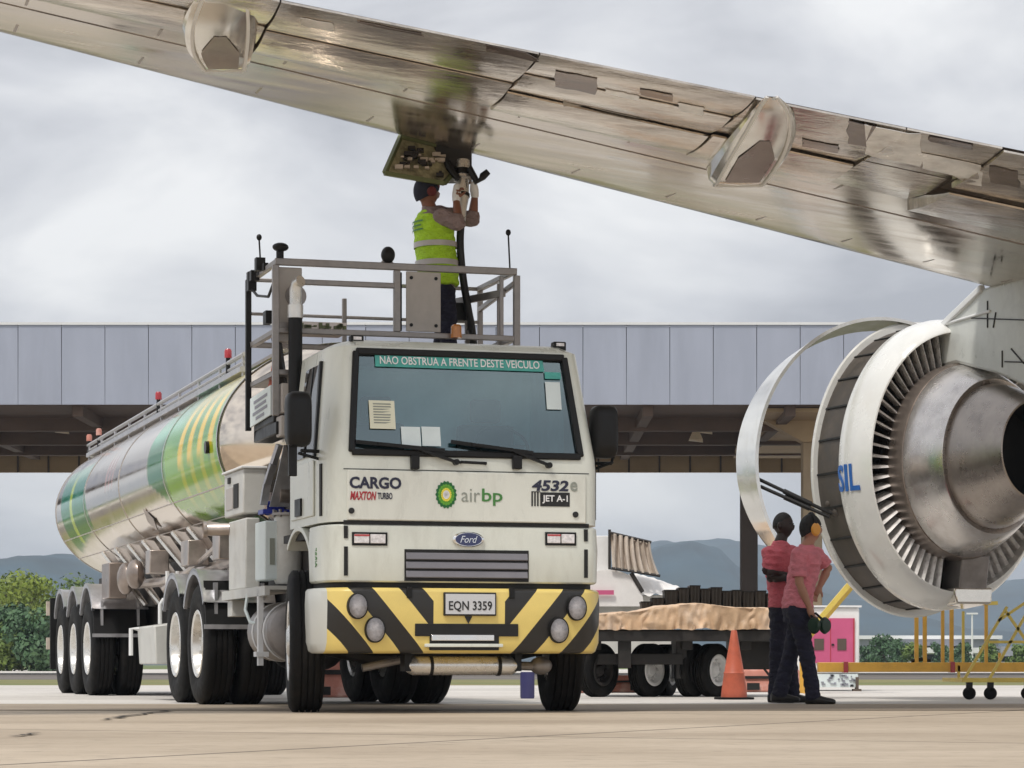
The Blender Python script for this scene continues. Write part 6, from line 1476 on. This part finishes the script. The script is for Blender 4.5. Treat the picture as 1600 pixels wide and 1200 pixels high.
def flatbed():
    Y = 30.0; s = F_PX / Y
    X = lambda px: (px - 800) / s
    Z = lambda py: CAM_H + (HOR - py) / s
    loc = (X(1060), Y, 0)
    t = thing('flatbed_trailer', 'low dark flatbed cargo trailer with white and black wheels under a tan tarpaulin', 'trailer', loc, 0, loc)
    x0, x1 = X(898), X(1216)
    b = MB(); b.box(x0, x1, Y - .75, Y + 1.5, Z(1000), Z(985)); b.box(x0, x1, Y - .76, Y - .70, Z(1003), Z(986))
    for xx in (X(920), X(1060), X(1150), X(1200)): b.box(xx, xx + .12, Y - .6, Y + 1.4, Z(1016), Z(1000))
    dk = part(b, 'deck', ['dark_frame'], t, bevel=.01)
    b = MB(); b.bar((X(905), Y - .55, Z(1030)), (X(1062), Y - .55, Z(1030)), .05, .12); part(b, 'drawbar', ['dark_frame'], t, bevel=.008); b = MB(); b.box(X(962), X(982), Y - .70, Y - .6, Z(1044), Z(972)); part(b, 'stake_post', ['dark_frame'], t, bevel=.008); b = MB(); b.box(X(1150), X(1206), Y - .3, Y + .6, Z(1046), Z(1000)); part(b, 'spare_box', ['dark_frame'], t, bevel=.008); b = MB(); b.box(X(1052), X(1068), Y - .55, Y + .3, Z(1060), Z(1000)); part(b, 'axle_mount', ['dark_frame'], t, bevel=.008); b = MB(); b.bar((X(1188), Y - .4, Z(1044)), (X(1207), Y - .4, Z(1068)), .025, .025)
    part(b, 'underframe', ['dark_frame'], t, bevel=.008)
    b = MB(); b.box(X(964), X(979), Y - .72, Y - .705, Z(1000), Z(975)); part(b, 'tag_plate', ['canvas'], t)
    r = .295; tym = tyre_mesh(r, .17, .17); rm = rim_mesh(.17, .17, .01, .03); rmd = rm.copy(); rmd.materials.clear(); rmd.materials.append(MATS['dark_frame']); rmw = rm.copy(); rmw.materials.clear(); rmw.materials.append(MATS['white_plain'])
    for (px, yy, dark, ang) in ((932, -.45, 1, 140), (1012, -.30, 0, 139), (1046, .7, 0, 160), (1078, -.30, 1, 148), (1111, -.30, 0, 141)):
        o = part(tym, 'wheel', None, t, 'dark rimmed wheel' if dark else 'white rimmed wheel'); o.location = Vector((X(px), Y + yy, r)) - Vector(loc); o.rotation_euler = (0, 0, R(ang)); OFF[o] = Vector((0, 0, 0)); part(rmd if dark else rmw, 'rim', None, o)
        o.data.materials[0] = MATS['rubber']
    # draped tarpaulin
    def top(px):
        pts = [(898, 962), (930, 962), (985, 958), (1030, 950), (1085, 945), (1130, 951), (1190, 953), (1222, 958)]
        for (a, ya), (c, yc) in zip(pts, pts[1:]):
            if a <= px <= c: return ya + (yc - ya) * (px - a) / (c - a)
        return pts[-1][1]
    def fn(u, v):
        px = 900 + (1216 - 900) * u; zt = Z(top(px)); n_ = mnoise.noise(Vector((u * 9, v * 1.2, 1.0))) + .6 * mnoise.noise(Vector((u * 30, v * 3, 4.0)))
        if v < .5: k = v / .5; z = Z(985) + (zt - Z(985)) * k; y = Y - .80 - .022 * math.sin(u * 47 + 9 * n_) * (1 - k * .6) - .03 * n_; return (X(px), y, z + .02 * n_ * (1 - k))
        k = (v - .5) / .5; return (X(px), Y - .80 + 2.3 * k, zt + .03 * math.sin(k * 3.1) + .015 * n_)
    b = MB(); b.grid(fn, 130, 26); solo(b, 'tarpaulin', ['tarp_tan'], 'creased tan tarpaulin draped over the flatbed trailer deck', 'tarpaulin', loc, angle=80)
    rnd = random.Random(8); px = 1003; n = 0
    while px < 1200:
        w = rnd.uniform(15, 22); h = rnd.uniform(24, 29) - max(0, (1040 - px) * .45); yy = Y + .15 + rnd.uniform(0, .05); zb = Z(top(px)) + .01
        b = MB(); xa, xb = X(px), X(px + w - .6); zt = zb + max(.07, h / s)
        b.hexa([(xa + .01, yy, zb), (xb - .01, yy, zb), (xb - .01, yy + .4, zb), (xa + .01, yy + .4, zb), (xa, yy - .02, zt), (xb, yy - .02, zt), (xb, yy + .42, zt), (xa, yy + .42, zt)])
        for k in range(3): xx = xa + (xb - xa) * (k + .5) / 3; b.box(xx - .006, xx + .006, yy - .03, yy - .0, zb + .01, zt)
        cr = thing('plastic_crate', 'black ribbed crate in the row lying on the tan tarpaulin', 'crate', ((xa + xb) / 2, yy, zb), 0, ((xa + xb) / 2, yy, zb), 'black crates on the flatbed trailer')
        part(b, 'crate_body', ['crate_black'], cr); b = MB(); b.box(xa - .004, xb + .004, yy - .028, yy + .43, zt, zt + .015); part(b, 'crate_rim', ['black_trim'], cr); px += w; n += 1
flatbed()

def covered_cart():
    Y = 33.5; s = F_PX / Y; X = lambda px: (px - 800) / s; Z = lambda py: CAM_H + (HOR - py) / s
    loc = (X(965), Y, 0); t = thing('baggage_cart', 'white covered baggage cart with a fringed canvas curtain behind the flatbed trailer', 'cart', loc, 0, loc)
    b = MB(); b.box(X(880), X(953), Y, Y + 1.6, Z(1000), Z(837)); b.box(X(880), X(930), Y - .02, Y, Z(860), Z(842)); part(b, 'cart_body', ['white_plain'], t, bevel=.03)
    b = MB(); b.box(X(905), X(958), Y - .25, Y - .235, Z(930), Z(923)); part(b, 'red_band', ['pink_paint'], t)
    def dome(u, v): a = math.pi * u; return (X(950) + (X(1004) - X(950)) * -math.cos(a), Y - .2 + 1.4 * v, Z(948) + (Z(891) - Z(948)) * math.sin(a) ** .8)
    b = MB(); b.grid(dome, 30, 6); b.add([dome(i / 30, 0) for i in range(31)], [tuple(range(31))]); part(b, 'hood', ['tarp_white'], t, angle=60)
    def cur(u, v):
        xt, zt = X(954 + 62 * u), Z(833 + 15 * u); xb, zb = X(956 + 74 * u), Z(889 + 11 * u)
        w = v ** 1.8; return (xt + (xb - xt) * w + .01 * math.sin(u * 50), Y - .1 + .05 * math.sin(u * 44 + 2 * v) - .12 * v, zt + (zb - zt) * v)
    b = MB(); b.grid(cur, 70, 10); part(b, 'curtain', ['canvas'], t, angle=80)
    b = MB(); b.tube([(X(952), Y - .1, Z(828)), (X(952), Y - .1, Z(890))], .018, 6); b.tube([(X(953), Y - .1, Z(833)), (X(1017), Y - .1, Z(848))], .02, 6); b.tube([(X(954), Y - .24, Z(889)), (X(990), Y - .24, Z(894)), (X(1030), Y - .24, Z(901))], .02, 6); b.tube([(X(985), Y - .2, Z(896)), (X(1003), Y - .2, Z(926))], .03, 6); part(b, 'curtain_rod', ['dark_frame'], t)
    def cov(u, v):
        n_ = mnoise.noise(Vector((u * 7, v * 5, 2))); return (X(985 + 78 * u), Y - .15 + v * .9 + .06 * n_, Z(930) + (Z(896 + 22 * u ** 1.5) - Z(930)) * math.sin(min(1, v * 2.2) * math.pi / 2) + .05 * n_)
    b = MB(); b.grid(cov, 30, 16); part(b, 'loose_cover', ['tarp_white'], t, angle=80)
    b = MB(); b.box(X(900), X(1050), Y - .1, Y + 1.3, .45, Z(930)); part(b, 'cart_bed', ['light_box'], t, bevel=.02)
    tym = tyre_mesh(.24, .14, .13); rm = rim_mesh(.14, .13, .01, .03)
    for px in (915, 1035):
        for yy in (.1, 1.1): o = part(tym, 'wheel', None, t); o.location = Vector((X(px), Y + yy, .24)) - Vector(loc); o.rotation_euler = (0, 0, R(85)); OFF[o] = Vector((0, 0, 0)); part(rm, 'rim', None, o)
covered_cart()

def cabin():
    Y = 36.0; s = F_PX / Y; X = lambda px: (px - 800) / s; Z = lambda py: CAM_H + (HOR - py) / s
    loc = (X(1310), Y, 0); t = thing('generator_cabin', 'small white ground power cabin with pink door beyond the walking men', 'cabin', loc, 0, loc)
    b = MB(); b.box(X(1228), X(1343), Y, Y + 1.2, Z(1052), Z(949)); c = part(b, 'cabin_body', ['white_plain'], t, bevel=.03)
    b = MB(); b.box(X(1228), X(1346), Y - .03, Y + 1.23, Z(949) + .001, Z(946)); part(b, 'roof', ['far_white'], t)
    b = MB(); b.box(X(1262), X(1335), Y - .02, Y + .0, Z(1036), Z(966)); d = part(b, 'door', ['pink_paint'], c)
    b = MB(); b.box(X(1297), X(1298), Y - .024, Y - .018, Z(1034), Z(968)); b.box(X(1333), X(1335), Y - .03, Y - .018, Z(1034), Z(966)); part(b, 'door_seam', ['text_red'], d)
    for (a, e_) in ((1308, 1322), (1272, 1287)): b = MB(); b.box(X(a), X(e_), Y - .03, Y - .015, Z(1016), Z(998)); part(b, 'vent', ['column_dark'], d)
    b = MB(); b.box(X(1299), X(1303), Y - .035, Y - .02, Z(1009), Z(1006)); part(b, 'door_handle', ['text_black'], d)
    b = MB(); b.box(X(1230), X(1341), Y + .02, Y + 1.15, Z(1074), Z(1053)); part(b, 'skirt', ['paper_white'], t)
    b = MB(); rnd = random.Random(3)
    for k in range(34): xx = X(rnd.uniform(1282, 1336)); zz = Z(rnd.uniform(1056, 1073)); b.box(xx, xx + rnd.uniform(.01, .05), Y + .005, Y + .018, zz, zz + rnd.uniform(.01, .03))
    part(b, 'skirt_louvres', ['far_grey'], t)
    for px in (1240, 1337): b = MB(); b.box(X(px), X(px + 4), Y - .05, Y + .1, .03, Z(1058)); b.box(X(px - 4), X(px + 8), Y - .08, Y + .14, 0, .03); part(b, 'jack_leg', ['column_dark'], t)
cabin()

def yellow_gear():
    Y = 29.2; s = F_PX / Y; X = lambda px: (px - 800) / s; Z = lambda py: CAM_H + (HOR - py) / s
    loc = (X(1480), Y, 0); t = thing('maintenance_stand', 'yellow wheeled maintenance stand with long beam and uprights under the engine', 'stand', loc, 0, loc)
    b = MB(); b.box(X(1279), X(1680), Y, Y + .14, Z(1050), Z(1035)); bm_ = part(b, 'beam', ['yellow_paint'], t, bevel=.006)
    for px in (1321, 1488): b = MB(); b.box(X(px - 3), X(px + 4), Y - .015, Y + .15, Z(1051), Z(1034)); part(b, 'clamp', ['beacon_red'], bm_)
    b = MB(); b.tube([(X(1425), Y + .05, Z(1033)), (X(1440), Y + .05, Z(1030)), (X(1455), Y + .05, Z(1032))], .02, 6); part(b, 'cable', ['black_trim'], bm_)
    for (px, w, m, yt) in ((1433, 6, 'yellow_paint', 948), (1446, 6, 'yellow_paint', 948), (1474, 5, 'yellow_paint', 950), (1488, 6, 'yellow_paint', 950), (1506, 4, 'yellow_pale', 955), (1542, 5, 'yellow_paint', 940), (1563, 4, 'yellow_paint', 1020)):
        b = MB(); b.box(X(px - w / 2), X(px + w / 2), Y + .03, Y + .03 + w / s, Z(1035), Z(yt)); part(b, 'upright', [m], t)
    b = MB(); b.bar((X(1425), Y + .05, Z(948)), (X(1560), Y + .05, Z(942)), .04, .04); part(b, 'top_rail', ['yellow_pale'], t)
    Y2 = 27.3; s2 = F_PX / Y2; X2 = lambda px: (px - 800) / s2; Z2 = lambda py: CAM_H + (HOR - py) / s2
    b = MB(); b.box(X2(1503), X2(1690), Y2, Y2 + .04, Z2(1066), Z2(1060)); b.box(X2(1503), X2(1690), Y2 + 1.2, Y2 + 1.24, Z2(1066), Z2(1060)); b.box(X2(1503), X2(1507), Y2 + .04, Y2 + 1.2, Z2(1066), Z2(1060)); b.box(X2(1545), X2(1549), Y2 + .04, Y2 + 1.9, Z2(1066), Z2(1060)); b.box(X2(1545), X2(1549), Y2 + 1.9, Y2 + 1.95, Z2(1066), Z2(1040)); part(b, 'base_frame', ['yellow_pale'], t)
    for (a, c) in (((1508, 1060), (1574, 948)), ((1547, 1060), (1612, 945)), ((1545, 1003), (1610, 1003)), ((1572, 955), (1610, 1010)), ((1560, 970), (1620, 930))):
        b = MB(); b.bar((X2(a[0]), Y2 + .02, Z2(a[1])), (X2(c[0]), Y2 + .02, Z2(c[1])), .028, .028); part(b, 'brace', ['yellow_pale'], t)
    for px in (1515, 1548, 1606, 1660):
        b = MB(); b.lathe([(-.03, 0), (-.03, .055), (-.02, .065), (.02, .065), (.03, .055), (.03, 0)], (X2(px), Y2 + .02, .066), (.35, 1, 0), n=18); c = part(b, 'caster', ['rubber'], t)
        b = MB(); b.box(X2(px) - .03, X2(px) + .03, Y2 - .01, Y2 + .05, .10, Z2(1066)); part(b, 'fork', ['black_trim'], c)
    Y3 = 33; s3 = F_PX / Y3; X3 = lambda px: (px - 800) / s3; Z3 = lambda py: CAM_H + (HOR - py) / s3
    loc = (X3(1262), Y3, 0); t = thing('conveyor_boom', 'slanted yellow conveyor boom rising behind the man with ear muffs', 'conveyor', loc, 0, loc)
    b = MB(); b.bar((X3(1250), Y3, Z3(1003)), (X3(1348), Y3, Z3(888)), .06, .10, (0, 1, 0)); part(b, 'side_rail', ['yellow_pale'], t)
    b = MB(); b.bar((X3(1264), Y3 + .5, Z3(1003)), (X3(1362), Y3 + .5, Z3(888)), .06, .10, (0, 1, 0)); part(b, 'side_rail', ['yellow_pale'], t)
    b = MB(); b.slab([(X3(1256), Y3 + .03, Z3(1000)), (X3(1354), Y3 + .03, Z3(885)), (X3(1358), Y3 + .47, Z3(887)), (X3(1260), Y3 + .47, Z3(1002))], (0, 0, -.03)); part(b, 'belt', ['tarp_tan'], t)
    b = MB(); b.box(X3(1256), X3(1264), Y3, Y3 + .06, 0, Z3(996)); b.box(X3(1256), X3(1264), Y3 + .45, Y3 + .5, 0, Z3(996)); part(b, 'leg', ['yellow_paint'], t)
yellow_gear()
